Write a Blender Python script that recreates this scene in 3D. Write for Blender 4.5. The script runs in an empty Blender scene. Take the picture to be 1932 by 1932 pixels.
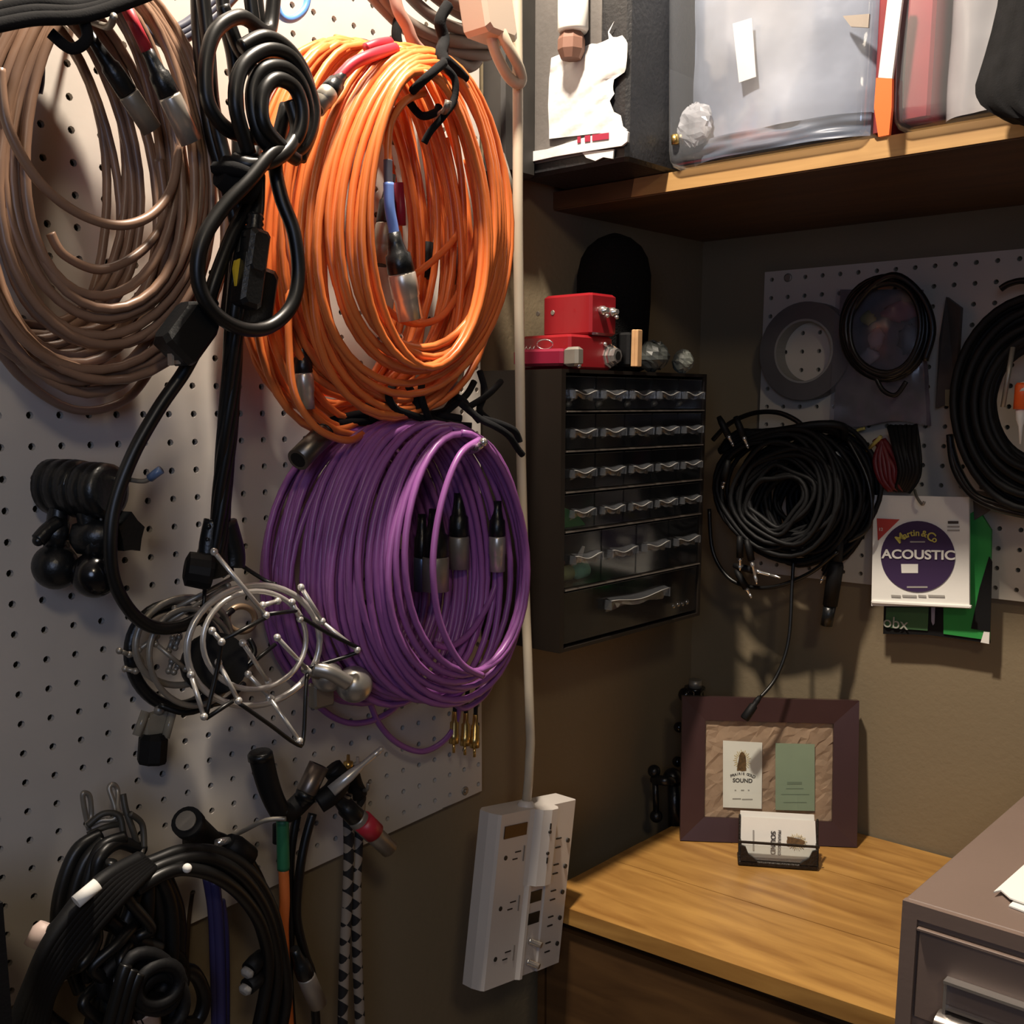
import bpy, math, random
from mathutils import Vector, Matrix
rnd = random.Random(11)
S = bpy.context.scene
COL = S.collection
PI = math.pi
# ------------------------------------------------------------------ camera
# calibrated on the one-inch grids of the two pegboards (metres; left board = plane x 0, back board = plane y 1.0566)
CF, CYAW, CPIT, CROL = 2035.15, -0.730893, -0.161795, -0.00143
CPOS = Vector((0.872374, -0.381737, 0.058234))
PPX, PPY = 935.02, 1096.98
fwd = Vector((math.sin(CYAW)*math.cos(CPIT), math.cos(CYAW)*math.cos(CPIT), math.sin(CPIT)))
r0 = Vector((math.cos(CYAW), -math.sin(CYAW), 0)); u0 = r0.cross(fwd)
cr = math.cos(CROL)*r0 + math.sin(CROL)*u0
cu = -math.sin(CROL)*r0 + math.cos(CROL)*u0
cam = bpy.data.cameras.new('camera'); camo = bpy.data.objects.new('camera', cam); COL.objects.link(camo)
M = Matrix((cr, cu, -fwd)).transposed().to_4x4(); M.translation = CPOS
camo.matrix_world = M
cam.sensor_fit = 'HORIZONTAL'; cam.sensor_width = 36; cam.lens = 36*CF/1932
cam.shift_x = (966-PPX)/1932; cam.shift_y = (PPY-966)/1932
cam.clip_start = 0.02
S.camera = camo
# ------------------------------------------------------------------ world, lamps, exposure
w = bpy.data.worlds.new('world'); S.world = w; w.use_nodes = True
w.node_tree.nodes['Background'].inputs[0].default_value = (0.58, 0.60, 0.62, 1)
w.node_tree.nodes['Background'].inputs[1].default_value = 0.03
S.view_settings.view_transform = 'Standard'; S.view_settings.look = 'None'
S.view_settings.exposure = 0; S.view_settings.gamma = 1
def area(name, loc, target, size, power, color):
    l = bpy.data.lights.new(name, 'AREA'); l.shape = 'DISK'; l.size = size; l.energy = power; l.color = color
    o = bpy.data.objects.new(name, l); COL.objects.link(o); o.location = loc
    o.rotation_euler = (Vector(target)-Vector(loc)).to_track_quat('-Z', 'Y').to_euler()
    return o
area('ceiling_lamp', (0.27, 0.23, 1.00), (0.24, 0.42, -0.5), 0.08, 25.0, (1.0, 0.87, 0.72))
area('room_lamp', (1.70, -0.90, 1.02), (0.1, 0.4, -0.2), 0.22, 5.0, (1.0, 0.83, 0.60))
area('window_daylight', (1.15, -0.95, 0.25), (0.0, -0.15, -0.25), 0.5, 3.2, (0.55, 0.68, 1.0))
# ------------------------------------------------------------------ pixel of the photograph -> point on a plane of the room
def ray(px, py): return fwd + cr*((px-PPX)/CF) + cu*((PPY-py)/CF)
def on(px, py, ax, v):
    d = ray(px, py); return CPOS + d*((v-CPOS[ax])/d[ax])
def W(px, py, x=0.0): return on(px, py, 0, x)
def B(px, py, y=1.0566): return on(px, py, 1, y)
def T(px, py, z): return on(px, py, 2, z)
def PL(px, py, p, n):
    d = ray(px, py); return CPOS + d*((p-CPOS).dot(n)/d.dot(n))
# ------------------------------------------------------------------ materials
MATS = {}
def mat(name, col, rough=0.5, metal=0.0, noise=0.0, nscale=30, bump=0.0, bscale=80, alpha=1.0, coat=0.0, trans=0.0, spec=0.5, col2=None, dirt=None):
    if name in MATS: return MATS[name]
    m = bpy.data.materials.new(name); m.use_nodes = True; nt = m.node_tree
    b = nt.nodes['Principled BSDF']
    b.inputs['Base Color'].default_value = (*col, 1); b.inputs['Roughness'].default_value = rough
    b.inputs['Metallic'].default_value = metal; b.inputs['Alpha'].default_value = alpha
    b.inputs['Coat Weight'].default_value = coat; b.inputs['Transmission Weight'].default_value = trans
    b.inputs['Specular IOR Level'].default_value = spec
    tc = nt.nodes.new('ShaderNodeTexCoord')
    if noise > 0:
        n = nt.nodes.new('ShaderNodeTexNoise'); n.inputs['Scale'].default_value = nscale; n.inputs['Detail'].default_value = 5
        nt.links.new(tc.outputs['Object'], n.inputs['Vector'])
        r = nt.nodes.new('ShaderNodeValToRGB')
        c2 = col2 or tuple(c*(1-noise) for c in col)
        r.color_ramp.elements[0].position = 0.35; r.color_ramp.elements[1].position = 0.65
        r.color_ramp.elements[0].color = (*c2, 1); r.color_ramp.elements[1].color = (*col, 1)
        nt.links.new(n.outputs['Fac'], r.inputs['Fac']); nt.links.new(r.outputs['Color'], b.inputs['Base Color'])
    if bump > 0:
        n2 = nt.nodes.new('ShaderNodeTexNoise'); n2.inputs['Scale'].default_value = bscale; n2.inputs['Detail'].default_value = 3
        nt.links.new(tc.outputs['Object'], n2.inputs['Vector'])
        bp = nt.nodes.new('ShaderNodeBump'); bp.inputs['Strength'].default_value = bump; bp.inputs['Distance'].default_value = 0.002
        nt.links.new(n2.outputs['Fac'], bp.inputs['Height']); nt.links.new(bp.outputs['Normal'], b.inputs['Normal'])
    MATS[name] = m; return m
def wood(name, c1, c2, scale=(2, 30, 30), rough=0.35, coat=0.3):
    m = bpy.data.materials.new(name); m.use_nodes = True; nt = m.node_tree; b = nt.nodes['Principled BSDF']
    b.inputs['Roughness'].default_value = rough; b.inputs['Coat Weight'].default_value = coat; b.inputs['Coat Roughness'].default_value = 0.25
    tc = nt.nodes.new('ShaderNodeTexCoord'); mp = nt.nodes.new('ShaderNodeMapping'); mp.inputs['Scale'].default_value = scale
    n = nt.nodes.new('ShaderNodeTexNoise'); n.inputs['Scale'].default_value = 1.6; n.inputs['Detail'].default_value = 8; n.inputs['Distortion'].default_value = 0.6
    r = nt.nodes.new('ShaderNodeValToRGB'); r.color_ramp.elements[0].position = 0.3; r.color_ramp.elements[1].position = 0.7
    r.color_ramp.elements[0].color = (*c1, 1); r.color_ramp.elements[1].color = (*c2, 1)
    nt.links.new(tc.outputs['Object'], mp.inputs['Vector']); nt.links.new(mp.outputs['Vector'], n.inputs['Vector'])
    nt.links.new(n.outputs['Fac'], r.inputs['Fac']); nt.links.new(r.outputs['Color'], b.inputs['Base Color'])
    bp = nt.nodes.new('ShaderNodeBump'); bp.inputs['Strength'].default_value = 0.15; bp.inputs['Distance'].default_value = 0.001
    nt.links.new(n.outputs['Fac'], bp.inputs['Height']); nt.links.new(bp.outputs['Normal'], b.inputs['Normal'])
    MATS[name] = m; return m
def clear(name, tint, gloss=0.12, rough=0.08, haze=0.0):
    m = bpy.data.materials.new(name); m.use_nodes = True; nt = m.node_tree; nt.nodes.remove(nt.nodes['Principled BSDF'])
    out = nt.nodes['Material Output']
    tr = nt.nodes.new('ShaderNodeBsdfTransparent'); tr.inputs[0].default_value = (*tint, 1)
    gl = nt.nodes.new('ShaderNodeBsdfGlossy'); gl.inputs['Roughness'].default_value = rough; gl.inputs[0].default_value = (1, 1, 1, 1)
    df = nt.nodes.new('ShaderNodeBsdfDiffuse'); df.inputs[0].default_value = (0.6, 0.63, 0.68, 1)
    mx0 = nt.nodes.new('ShaderNodeMixShader'); mx0.inputs[0].default_value = haze
    nt.links.new(tr.outputs[0], mx0.inputs[1]); nt.links.new(df.outputs[0], mx0.inputs[2])
    mx = nt.nodes.new('ShaderNodeMixShader')
    lw = nt.nodes.new('ShaderNodeLayerWeight'); lw.inputs[0].default_value = 0.5
    fr = nt.nodes.new('ShaderNodeMath'); fr.operation = 'POWER'; fr.inputs[1].default_value = 4.0; nt.links.new(lw.outputs['Facing'], fr.inputs[0])
    ad = nt.nodes.new('ShaderNodeMath'); ad.operation = 'ADD'; ad.inputs[1].default_value = gloss; ad.use_clamp = True
    nt.links.new(fr.outputs[0], ad.inputs[0]); nt.links.new(ad.outputs[0], mx.inputs[0])
    nt.links.new(mx0.outputs[0], mx.inputs[1]); nt.links.new(gl.outputs[0], mx.inputs[2]); nt.links.new(mx.outputs[0], out.inputs[0])
    MATS[name] = m; return m
WALLM = mat('tan_wall_paint', (0.225, 0.175, 0.105), 0.8, noise=0.10, nscale=3, bump=0.25, bscale=150)
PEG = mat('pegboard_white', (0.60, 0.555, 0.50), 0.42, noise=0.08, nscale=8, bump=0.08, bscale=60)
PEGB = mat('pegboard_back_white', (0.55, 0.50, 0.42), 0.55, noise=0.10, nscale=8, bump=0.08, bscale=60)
BLK = mat('black_rubber', (0.006, 0.006, 0.006), 0.38, noise=0.3, nscale=60)
BLK2 = mat('black_plastic', (0.007, 0.008, 0.009), 0.33, bump=0.15, bscale=300)
BLKM = mat('black_matte', (0.004, 0.004, 0.0045), 0.6, spec=0.3, bump=0.08, bscale=400)
FABK = mat('black_fabric', (0.010, 0.010, 0.011), 0.95, noise=0.4, nscale=60, bump=0.15, bscale=700, spec=0.2)
ORG = mat('orange_jacket', (0.80, 0.20, 0.048), 0.36, noise=0.12, nscale=25)
PUR = mat('purple_jacket', (0.34, 0.115, 0.37), 0.36, noise=0.15, nscale=25)
BRN = mat('brown_jacket', (0.28, 0.165, 0.108), 0.38, noise=0.15, nscale=25)
CREAM = mat('cream_jacket', (0.56, 0.48, 0.36), 0.45, noise=0.1, nscale=20)
GREYC = mat('grey_jacket', (0.16, 0.13, 0.11), 0.5, noise=0.2, nscale=25)
PINKC = mat('pinkish_jacket', (0.40, 0.22, 0.17), 0.5, noise=0.15, nscale=25)
BLUEC = mat('blue_jacket', (0.035, 0.03, 0.11), 0.45, noise=0.2, nscale=25)
BLUEB = mat('blue_bright', (0.10, 0.28, 0.72), 0.4, noise=0.08, nscale=25)
PERI = mat('periwinkle_sleeve', (0.17, 0.29, 0.72), 0.4, noise=0.06, nscale=25)
RED = mat('red_sleeve', (0.55, 0.03, 0.05), 0.4, noise=0.1, nscale=25)
GREEN = mat('green_tape', (0.02, 0.16, 0.07), 0.5, noise=0.1, nscale=25)
NICK = mat('nickel', (0.66, 0.60, 0.52), 0.30, 0.62, noise=0.15, nscale=60)
CHR = mat('chrome', (0.78, 0.76, 0.73), 0.16, 0.85)
STEEL = mat('satin_steel', (0.70, 0.67, 0.62), 0.30, 0.55, noise=0.1, nscale=40)
DSTEEL = mat('dull_steel', (0.36, 0.33, 0.28), 0.42, 0.55, noise=0.2, nscale=40)
GOLD = mat('gold_plate', (0.75, 0.52, 0.18), 0.28, 0.95)
WHT = mat('white_plastic', (0.66, 0.61, 0.56), 0.35, noise=0.04, nscale=12)
PAPER = mat('white_paper', (0.86, 0.84, 0.78), 0.7, noise=0.05, nscale=20, bump=0.1)
TAPEW = mat('white_tape', (0.72, 0.71, 0.69), 0.55, noise=0.15, nscale=30, bump=0.8, bscale=40)
YEL = mat('yellow_plastic', (0.85, 0.58, 0.04), 0.4, noise=0.1, nscale=20)
REDM = mat('red_enamel', (0.27, 0.011, 0.016), 0.3, noise=0.08, nscale=15, coat=0.4)
CABM = mat('dark_brown_metal', (0.013, 0.009, 0.006), 0.45, noise=0.15, nscale=20)
FILM = mat('taupe_enamel', (0.21, 0.15, 0.122), 0.42, noise=0.06, nscale=10, bump=0.05, bscale=200)
FRM = mat('frame_brown', (0.055, 0.026, 0.026), 0.33, noise=0.1, nscale=20, coat=0.15)
KRAFT = mat('kraft_paper', (0.42, 0.28, 0.19), 0.8, noise=0.25, nscale=22, bump=1.0, bscale=35)
SAGE = mat('sage_card', (0.27, 0.34, 0.24), 0.6, noise=0.05, nscale=30)
INK = mat('dark_ink', (0.05, 0.04, 0.035), 0.7)
INKG = mat('grey_ink', (0.35, 0.33, 0.30), 0.7)
INKD = mat('sage_ink', (0.17, 0.22, 0.155), 0.7)
COB = mat('cob_brown', (0.17, 0.09, 0.03), 0.7, noise=0.5, nscale=250)
RAYC = mat('ray_gold', (0.62, 0.50, 0.28), 0.7)
WOODD = wood('desk_wood', (0.32, 0.150, 0.036), (0.58, 0.315, 0.085), (4, 28, 28), 0.38, 0.25)
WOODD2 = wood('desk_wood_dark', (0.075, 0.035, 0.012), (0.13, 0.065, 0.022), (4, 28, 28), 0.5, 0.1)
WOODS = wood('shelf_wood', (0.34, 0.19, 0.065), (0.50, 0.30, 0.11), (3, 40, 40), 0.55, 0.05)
WOODL = mat('pale_wood', (0.62, 0.36, 0.17), 0.6, noise=0.2, nscale=50)
GLASS = clear('picture_glass', (0.97, 0.98, 0.97), 0.015, 0.02)
CLEARD = clear('drawer_plastic', (0.80, 0.81, 0.81), 0.02, 0.10, 0.008)
HANDM = clear('handle_plastic', (0.80, 0.80, 0.80), 0.08, 0.16, 0.05)
CLEARB = clear('bin_plastic', (0.86, 0.87, 0.90), 0.10, 0.10, 0.10)
BAGM = clear('bag_plastic', (0.80, 0.78, 0.82), 0.05, 0.2, 0.10)
BAGBL = mat('bluegrey_bag', (0.36, 0.40, 0.48), 0.28, noise=0.35, nscale=9, bump=1.6, bscale=18, coat=0.7)
PURP = mat('label_purple', (0.045, 0.022, 0.075), 0.5)
LRED = mat('label_red', (0.52, 0.06, 0.05), 0.5)
LYEL = mat('label_yellow', (0.55, 0.48, 0.10), 0.5)
LGRN = mat('pack_green', (0.03, 0.30, 0.06), 0.5, noise=0.15, nscale=20)
ORB = mat('orange_bright', (0.90, 0.13, 0.02), 0.45)
GREYT = mat('grey_tape_roll', (0.10, 0.095, 0.095), 0.45, noise=0.15, nscale=20)
FOAM = mat('windscreen_foam', (0.006, 0.006, 0.006), 0.95, bump=1.5, bscale=600, spec=0.1)
BCASE = mat('black_case_vinyl', (0.018, 0.018, 0.02), 0.45, noise=0.3, nscale=30, bump=0.4, bscale=200)
GCASE = mat('grey_case_face', (0.15, 0.138, 0.128), 0.4, noise=0.25, nscale=9, bump=0.3, bscale=120)
CARD = mat('brown_cardboard', (0.22, 0.11, 0.075), 0.7, noise=0.1, nscale=20)
REDB = mat('red_packaging', (0.38, 0.03, 0.04), 0.4, noise=0.3, nscale=14)
DKRED = mat('dark_red_jacket', (0.12, 0.008, 0.012), 0.5)
AMBER = mat('amber_plastic', (0.30, 0.20, 0.05), 0.4)
def snake_mat():
    m = bpy.data.materials.new('checked_braid'); m.use_nodes = True; nt = m.node_tree; b = nt.nodes['Principled BSDF']
    b.inputs['Roughness'].default_value = 0.7
    tc = nt.nodes.new('ShaderNodeTexCoord'); mp = nt.nodes.new('ShaderNodeMapping')
    mp.inputs['Rotation'].default_value = (PI/4, 0, 0); mp.inputs['Scale'].default_value = (60, 60, 60)
    ck = nt.nodes.new('ShaderNodeTexChecker'); ck.inputs['Scale'].default_value = 1.3
    ck.inputs['Color1'].default_value = (0.01, 0.009, 0.01, 1); ck.inputs['Color2'].default_value = (0.30, 0.25, 0.20, 1)
    nt.links.new(tc.outputs['Object'], mp.inputs['Vector']); nt.links.new(mp.outputs['Vector'], ck.inputs['Vector'])
    nt.links.new(ck.outputs['Color'], b.inputs['Base Color']); return m
SNAKE = snake_mat()
# ------------------------------------------------------------------ mesh builder
ORI = {}
class MB:
    def __init__(s): s.v = []; s.f = []; s.sm = []
    def add(s, vs, fs, smooth=False):
        o = len(s.v); s.v += [Vector(v) for v in vs]
        for f in fs: s.f.append(tuple(i+o for i in f)); s.sm.append(smooth)
        return s
    def box(s, lo, hi, bev=0.0):
        x0, y0, z0 = lo; x1, y1, z1 = hi
        return s.obox(Vector(((x0+x1)/2, (y0+y1)/2, (z0+z1)/2)), Vector((1, 0, 0)), Vector((0, 1, 0)), Vector((0, 0, 1)), abs(x1-x0)/2, abs(y1-y0)/2, abs(z1-z0)/2, bev)
    def obox(s, c, X, Y, Z, hx, hy, hz, bev=0.0):
        c = Vector(c)
        if bev <= 0:
            vs = [c+X*(hx*a)+Y*(hy*b)+Z*(hz*d) for d in (-1, 1) for b in (-1, 1) for a in (-1, 1)]
            return s.add(vs, [(0, 2, 3, 1), (4, 5, 7, 6), (0, 1, 5, 4), (2, 6, 7, 3), (0, 4, 6, 2), (1, 3, 7, 5)])
        rings = []
        for (z, k) in ((-hz, bev), (-hz+bev, 0), (hz-bev, 0), (hz, bev)):
            a, b = hx-k, hy-k; e = bev
            rings.append([c+X*p+Y*q+Z*z for p, q in ((a, -b+e), (a, b-e), (a-e, b), (-a+e, b), (-a, b-e), (-a, -b+e), (-a+e, -b), (a-e, -b))])
        vs = sum(rings, []); fs = []
        for i in range(3):
            for j in range(8): fs.append((i*8+j, i*8+(j+1) % 8, (i+1)*8+(j+1) % 8, (i+1)*8+j))
        fs.append(tuple(range(7, -1, -1))); fs.append(tuple(range(24, 32)))
        return s.add(vs, fs)
    def tube(s, pts, r, n=8, closed=False, caps=True, rfun=None, flat=1.0):
        pts = [Vector(p) for p in pts]; N = len(pts)
        if N < 2: return s
        up = None; vs = []
        for i, p in enumerate(pts):
            if closed: t = pts[(i+1) % N]-pts[i-1]
            else: t = pts[min(i+1, N-1)]-pts[max(i-1, 0)]
            if t.length < 1e-9: t = Vector((0, 0, 1))
            t.normalize()
            if up is None:
                up = t.cross(Vector((0.3, 0.2, 1)) if abs(t.z) < 0.9 else Vector((1, 0.1, 0))).normalized()
            up = (up - t*up.dot(t))
            up = up.normalized() if up.length > 1e-6 else t.orthogonal().normalized()
            b = t.cross(up); rr = r*(rfun(i/(N-1)) if rfun else 1)
            for k in range(n):
                a = 2*PI*k/n; vs.append(p + up*(math.cos(a)*rr) + b*(math.sin(a)*rr*flat))
        fs = []
        for i in range(N if closed else N-1):
            j = (i+1) % N
            for k in range(n): fs.append((i*n+k, i*n+(k+1) % n, j*n+(k+1) % n, j*n+k))
        if caps and not closed: fs.append(tuple(range(n-1, -1, -1))); fs.append(tuple(range((N-1)*n, N*n)))
        return s.add(vs, fs, True)
    def lathe(s, p0, p1, prof, n=16, smooth=True):
        # prof: list of (t along p0->p1, radius)
        p0 = Vector(p0); p1 = Vector(p1); ax = (p1-p0); up = ax.normalized().orthogonal().normalized(); b = ax.normalized().cross(up)
        vs = []
        for t, r in prof:
            for k in range(n):
                a = 2*PI*k/n; vs.append(p0+ax*t+up*(r*math.cos(a))+b*(r*math.sin(a)))
        fs = []
        for i in range(len(prof)-1):
            for k in range(n): fs.append((i*n+k, i*n+(k+1) % n, (i+1)*n+(k+1) % n, (i+1)*n+k))
        s.add(vs, fs, smooth)
        o = len(s.v)-len(vs)
        s.f.append(tuple(o+k for k in range(n-1, -1, -1))); s.sm.append(False)
        s.f.append(tuple(o+(len(prof)-1)*n+k for k in range(n))); s.sm.append(False)
        return s
    def cyl(s, p0, p1, r, n=14): return s.lathe(p0, p1, [(0, r), (1, r)], n)
    def ball(s, c, r, n=16, m=10, sc=(1, 1, 1)):
        c = Vector(c); vs = []; fs = []
        for i in range(m+1):
            a = PI*i/m
            for k in range(n):
                b = 2*PI*k/n; vs.append(c+Vector((r*sc[0]*math.sin(a)*math.cos(b), r*sc[1]*math.sin(a)*math.sin(b), r*sc[2]*math.cos(a))))
        for i in range(m):
            for k in range(n): fs.append((i*n+k, (i+1)*n+k, (i+1)*n+(k+1) % n, i*n+(k+1) % n))
        return s.add(vs, fs, True)
    def prism(s, poly, d):
        # poly: 3D points in order, d: extrusion vector
        d = Vector(d); n = len(poly); vs = [Vector(p) for p in poly]+[Vector(p)+d for p in poly]
        fs = [tuple(range(n-1, -1, -1)), tuple(range(n, 2*n))]+[(i, (i+1) % n, n+(i+1) % n, n+i) for i in range(n)]
        return s.add(vs, fs)
    def build(s, name, m, parent=None, origin=None, smooth=None):
        me = bpy.data.meshes.new(name)
        if parent is not None: o0 = ORI[parent.name]
        else:
            if origin is None:
                lo = [min(v[i] for v in s.v) for i in range(3)]; hi = [max(v[i] for v in s.v) for i in range(3)]
                origin = Vector(((lo[0]+hi[0])/2, (lo[1]+hi[1])/2, lo[2]))
            o0 = Vector(origin)
        me.from_pydata([tuple(v-o0) for v in s.v], [], s.f); me.materials.append(m)
        me.polygons.foreach_set('use_smooth', s.sm); me.update()
        o = bpy.data.objects.new(name, me); COL.objects.link(o)
        if parent is not None: o.parent = parent
        else: o.location = o0
        ORI[o.name] = o0
        return o
def tag(o, label, cat, group=None):
    o['label'] = label; o['category'] = cat
    if group: o['group'] = group
    return o
def empty(name, loc, label, cat, group=None):
    o = bpy.data.objects.new(name, None); COL.objects.link(o); o.location = loc; o.empty_display_size = 0.02
    ORI[o.name] = Vector(loc); return tag(o, label, cat, group)
def lab(o, s): o['label'] = s; return o
def struct(o): o['kind'] = 'structure'; return o
def cr_spline(P, sub=8, closed=False):
    P = [Vector(p) for p in P]; n = len(P); out = []
    for i in range(n if closed else n-1):
        if closed: a, b, c, d = P[i-1], P[i], P[(i+1) % n], P[(i+2) % n]
        else: a, b, c, d = P[max(i-1, 0)], P[i], P[i+1], P[min(i+2, n-1)]
        for k in range(sub):
            t = k/sub
            out.append(0.5*((2*b)+(c-a)*t+(2*a-5*b+4*c-d)*t*t+(3*b-a-3*c+d)*t**3))
    if not closed: out.append(P[-1])
    return out
def wpts(L): return [W(a, b, c) for a, b, c in L]
def bpts(L): return [B(a, b, c) for a, b, c in L]
def text(body, org, X, Z, size, m, parent, name='lettering', align='CENTER', depth=0.0004, sx=1.0, lift=0.0003, font_off=0.0):
    cu_ = bpy.data.curves.new(name, 'FONT'); cu_.body = body; cu_.size = size; cu_.extrude = depth; cu_.align_x = align; cu_.align_y = 'CENTER'; cu_.offset = font_off
    to = bpy.data.objects.new('tmp', cu_); COL.objects.link(to)
    dg = bpy.context.evaluated_depsgraph_get(); me0 = to.evaluated_get(dg).to_mesh()
    X = Vector(X).normalized(); Z = Vector(Z).normalized(); N = X.cross(Z)
    mb = MB(); mb.add([Vector(org)+X*(v.co.x*sx)+Z*v.co.y+N*(v.co.z+lift+depth) for v in me0.vertices], [tuple(p.vertices) for p in me0.polygons])
    to.to_mesh_clear(); COL.objects.unlink(to); bpy.data.objects.remove(to); bpy.data.curves.remove(cu_)
    return mb.build(name, m, parent)
# ------------------------------------------------------------------ room shell
FZ, CZ = -1.31, 1.10
WX, WY = -0.012, 1.070
struct(MB().box((WX-0.1, -3.0, FZ), (WX, WY+0.1, CZ)).build('wall_left', WALLM))
struct(MB().box((WX, WY, FZ), (3.2, WY+0.1, CZ)).build('wall_back', WALLM))
FLM = mat('floor_vinyl', (0.16, 0.12, 0.085), 0.6, noise=0.2, nscale=6)
CEM = mat('ceiling_white', (0.55, 0.52, 0.47), 0.8, noise=0.05, nscale=6)
struct(MB().box((WX-0.1, -3.0, FZ-0.05), (3.2, WY+0.1, FZ)).build('floor', FLM))
struct(MB().box((WX-0.1, -3.0, CZ), (3.2, WY+0.1, CZ+0.05)).build('ceiling', CEM))
# ------------------------------------------------------------------ pegboards with real holes
IN = 0.0254
def pegboard(name, P, U, V, Nn, c0, c1, r0_, r1, rad, th, edges, m, label):
    # P = centre of hole (0,0); U across, V down, Nn out of the face; edges(u) -> bottom limit in rows
    root = MB(); ns = 8
    for c in range(c0, c1+1):
        for r in range(r0_, r1+1):
            ul = max(c-0.5, edges['l']); ur = min(c+0.5, edges['r']); vt = max(r-0.5, edges['t'])
            vbl = min(r+0.5, edges['b'](ul)); vbr = min(r+0.5, edges['b'](ur))
            if ur <= ul or min(vbl, vbr) <= vt: continue
            hole = ul < c-0.2 and ur > c+0.2 and min(vbl, vbr) > r+0.2 and vt < r-0.2
            cn = [(ul, vt), (ur, vt), (ur, vbr), (ul, vbl)]
            def Q(u, v, d=0.0): return P+U*(u*IN)+V*(v*IN)-Nn*d
            o = len(root.v)
            root.v += [Q(*q) for q in cn]
            if not hole:
                root.f.append((o, o+3, o+2, o+1)); root.sm.append(False); continue
            ang = [(-135+45*k)*PI/180 for k in range(8)]
            hu = [(c+rad*math.cos(a), r+rad*math.sin(a)) for a in ang]
            root.v += [Q(*q) for q in hu]+[Q(q[0], q[1], th) for q in hu]
            h = o+4
            for e in range(4):
                a, b = e*2, (e*2+1) % 8; d = (e*2+2) % 8
                root.f += [(o+e, h+a, h+b), (o+e, h+b, o+(e+1) % 4), (o+(e+1) % 4, h+b, h+d)]; root.sm += [False]*3
            for k in range(8): root.f.append((h+k, h+8+k, h+8+(k+1) % 8, h+(k+1) % 8)); root.sm.append(False)
    o = root.build(name, m, None, origin=P+V*(edges['b'](edges['r'])*IN))
    tag(o, label, 'pegboard')
    b = MB(); q = lambda u, v, d: P+U*(u*IN)+V*(v*IN)-Nn*d
    l, r_, t = edges['l'], edges['r'], edges['t']; bl, br = edges['b'](l), edges['b'](r_)
    rim = [q(l, t, 0), q(r_, t, 0), q(r_, br, 0), q(l, bl, 0)]; rb = [q(l, t, th), q(r_, t, th), q(r_, br, th), q(l, bl, th)]
    b.add(rim+rb, [(i, (i+1) % 4, 4+(i+1) % 4, 4+i) for i in range(4)])
    b.build('board_edge', m, o)
    return o
pb = pegboard('pegboard', Vector((0, 0, 0)), Vector((0, 1, 0)), Vector((0, 0, -1)), Vector((1, 0, 0)), -10, 22, -30, 19, 0.125, 0.005,
              {'l': -10.5, 'r': 22.25, 't': -30.5, 'b': lambda u: 16.41+(22.25-u)*0.048}, PEG, 'large white pegboard on the left wall carrying the cable coils')
sc = W(877, 1492, 0.0)
MB().lathe(sc, sc+Vector((0.0015, 0, 0)), [(0, 0.0055), (0.6, 0.0055), (1, 0.004)], 18).build('washer', DSTEEL, pb)
MB().lathe(sc+Vector((0.0015, 0, 0)), sc+Vector((0.003, 0, 0)), [(0, 0.003), (1, 0.002)], 12).build('screw', DSTEEL, pb)
X0, Z0 = 0.1103, 0.23355
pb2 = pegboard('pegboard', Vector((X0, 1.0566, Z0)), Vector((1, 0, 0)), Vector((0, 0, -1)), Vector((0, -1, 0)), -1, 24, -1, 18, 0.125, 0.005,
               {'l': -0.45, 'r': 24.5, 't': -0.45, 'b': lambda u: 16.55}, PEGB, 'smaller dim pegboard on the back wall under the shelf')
for (px, py) in ((1486.8, 524),):
    s2 = B(px, py, 1.0566); MB().lathe(s2, s2-Vector((0, 0.0015, 0)), [(0, 0.006), (0.6, 0.006), (1, 0.004)], 16).build('washer', DSTEEL, pb2)
# ------------------------------------------------------------------ shelf
sh = MB().prism([Vector((0.106, 0.713, 0.3000)), Vector((1.6, 0.713, 0.3000)), Vector((1.6, 0.713, 0.3205)), Vector((0.110, 0.713, 0.3205))], Vector((0, WY-0.713, 0))).build('shelf', WOODS)
MB().prism([Vector((WX, 0.7135, 0.3000)), Vector((0.1055, 0.7135, 0.3000)), Vector((0.1095, 0.7135, 0.3203)), Vector((WX, 0.7135, 0.3203))], Vector((0, WY-0.7135, 0))).build('dark_shelf_end', WOODD2, sh)  # left end of the shelf, its darker tone set by the wood colour
MB().box((WX, 0.7150, 0.2985), (1.6, WY, 0.2999)).build('dark_underside', WOODD2, sh)  # thin sheet that darkens the shelf underside by its colour
tag(sh, 'long plywood shelf with a worn front edge running across the back wall', 'shelf')
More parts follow.
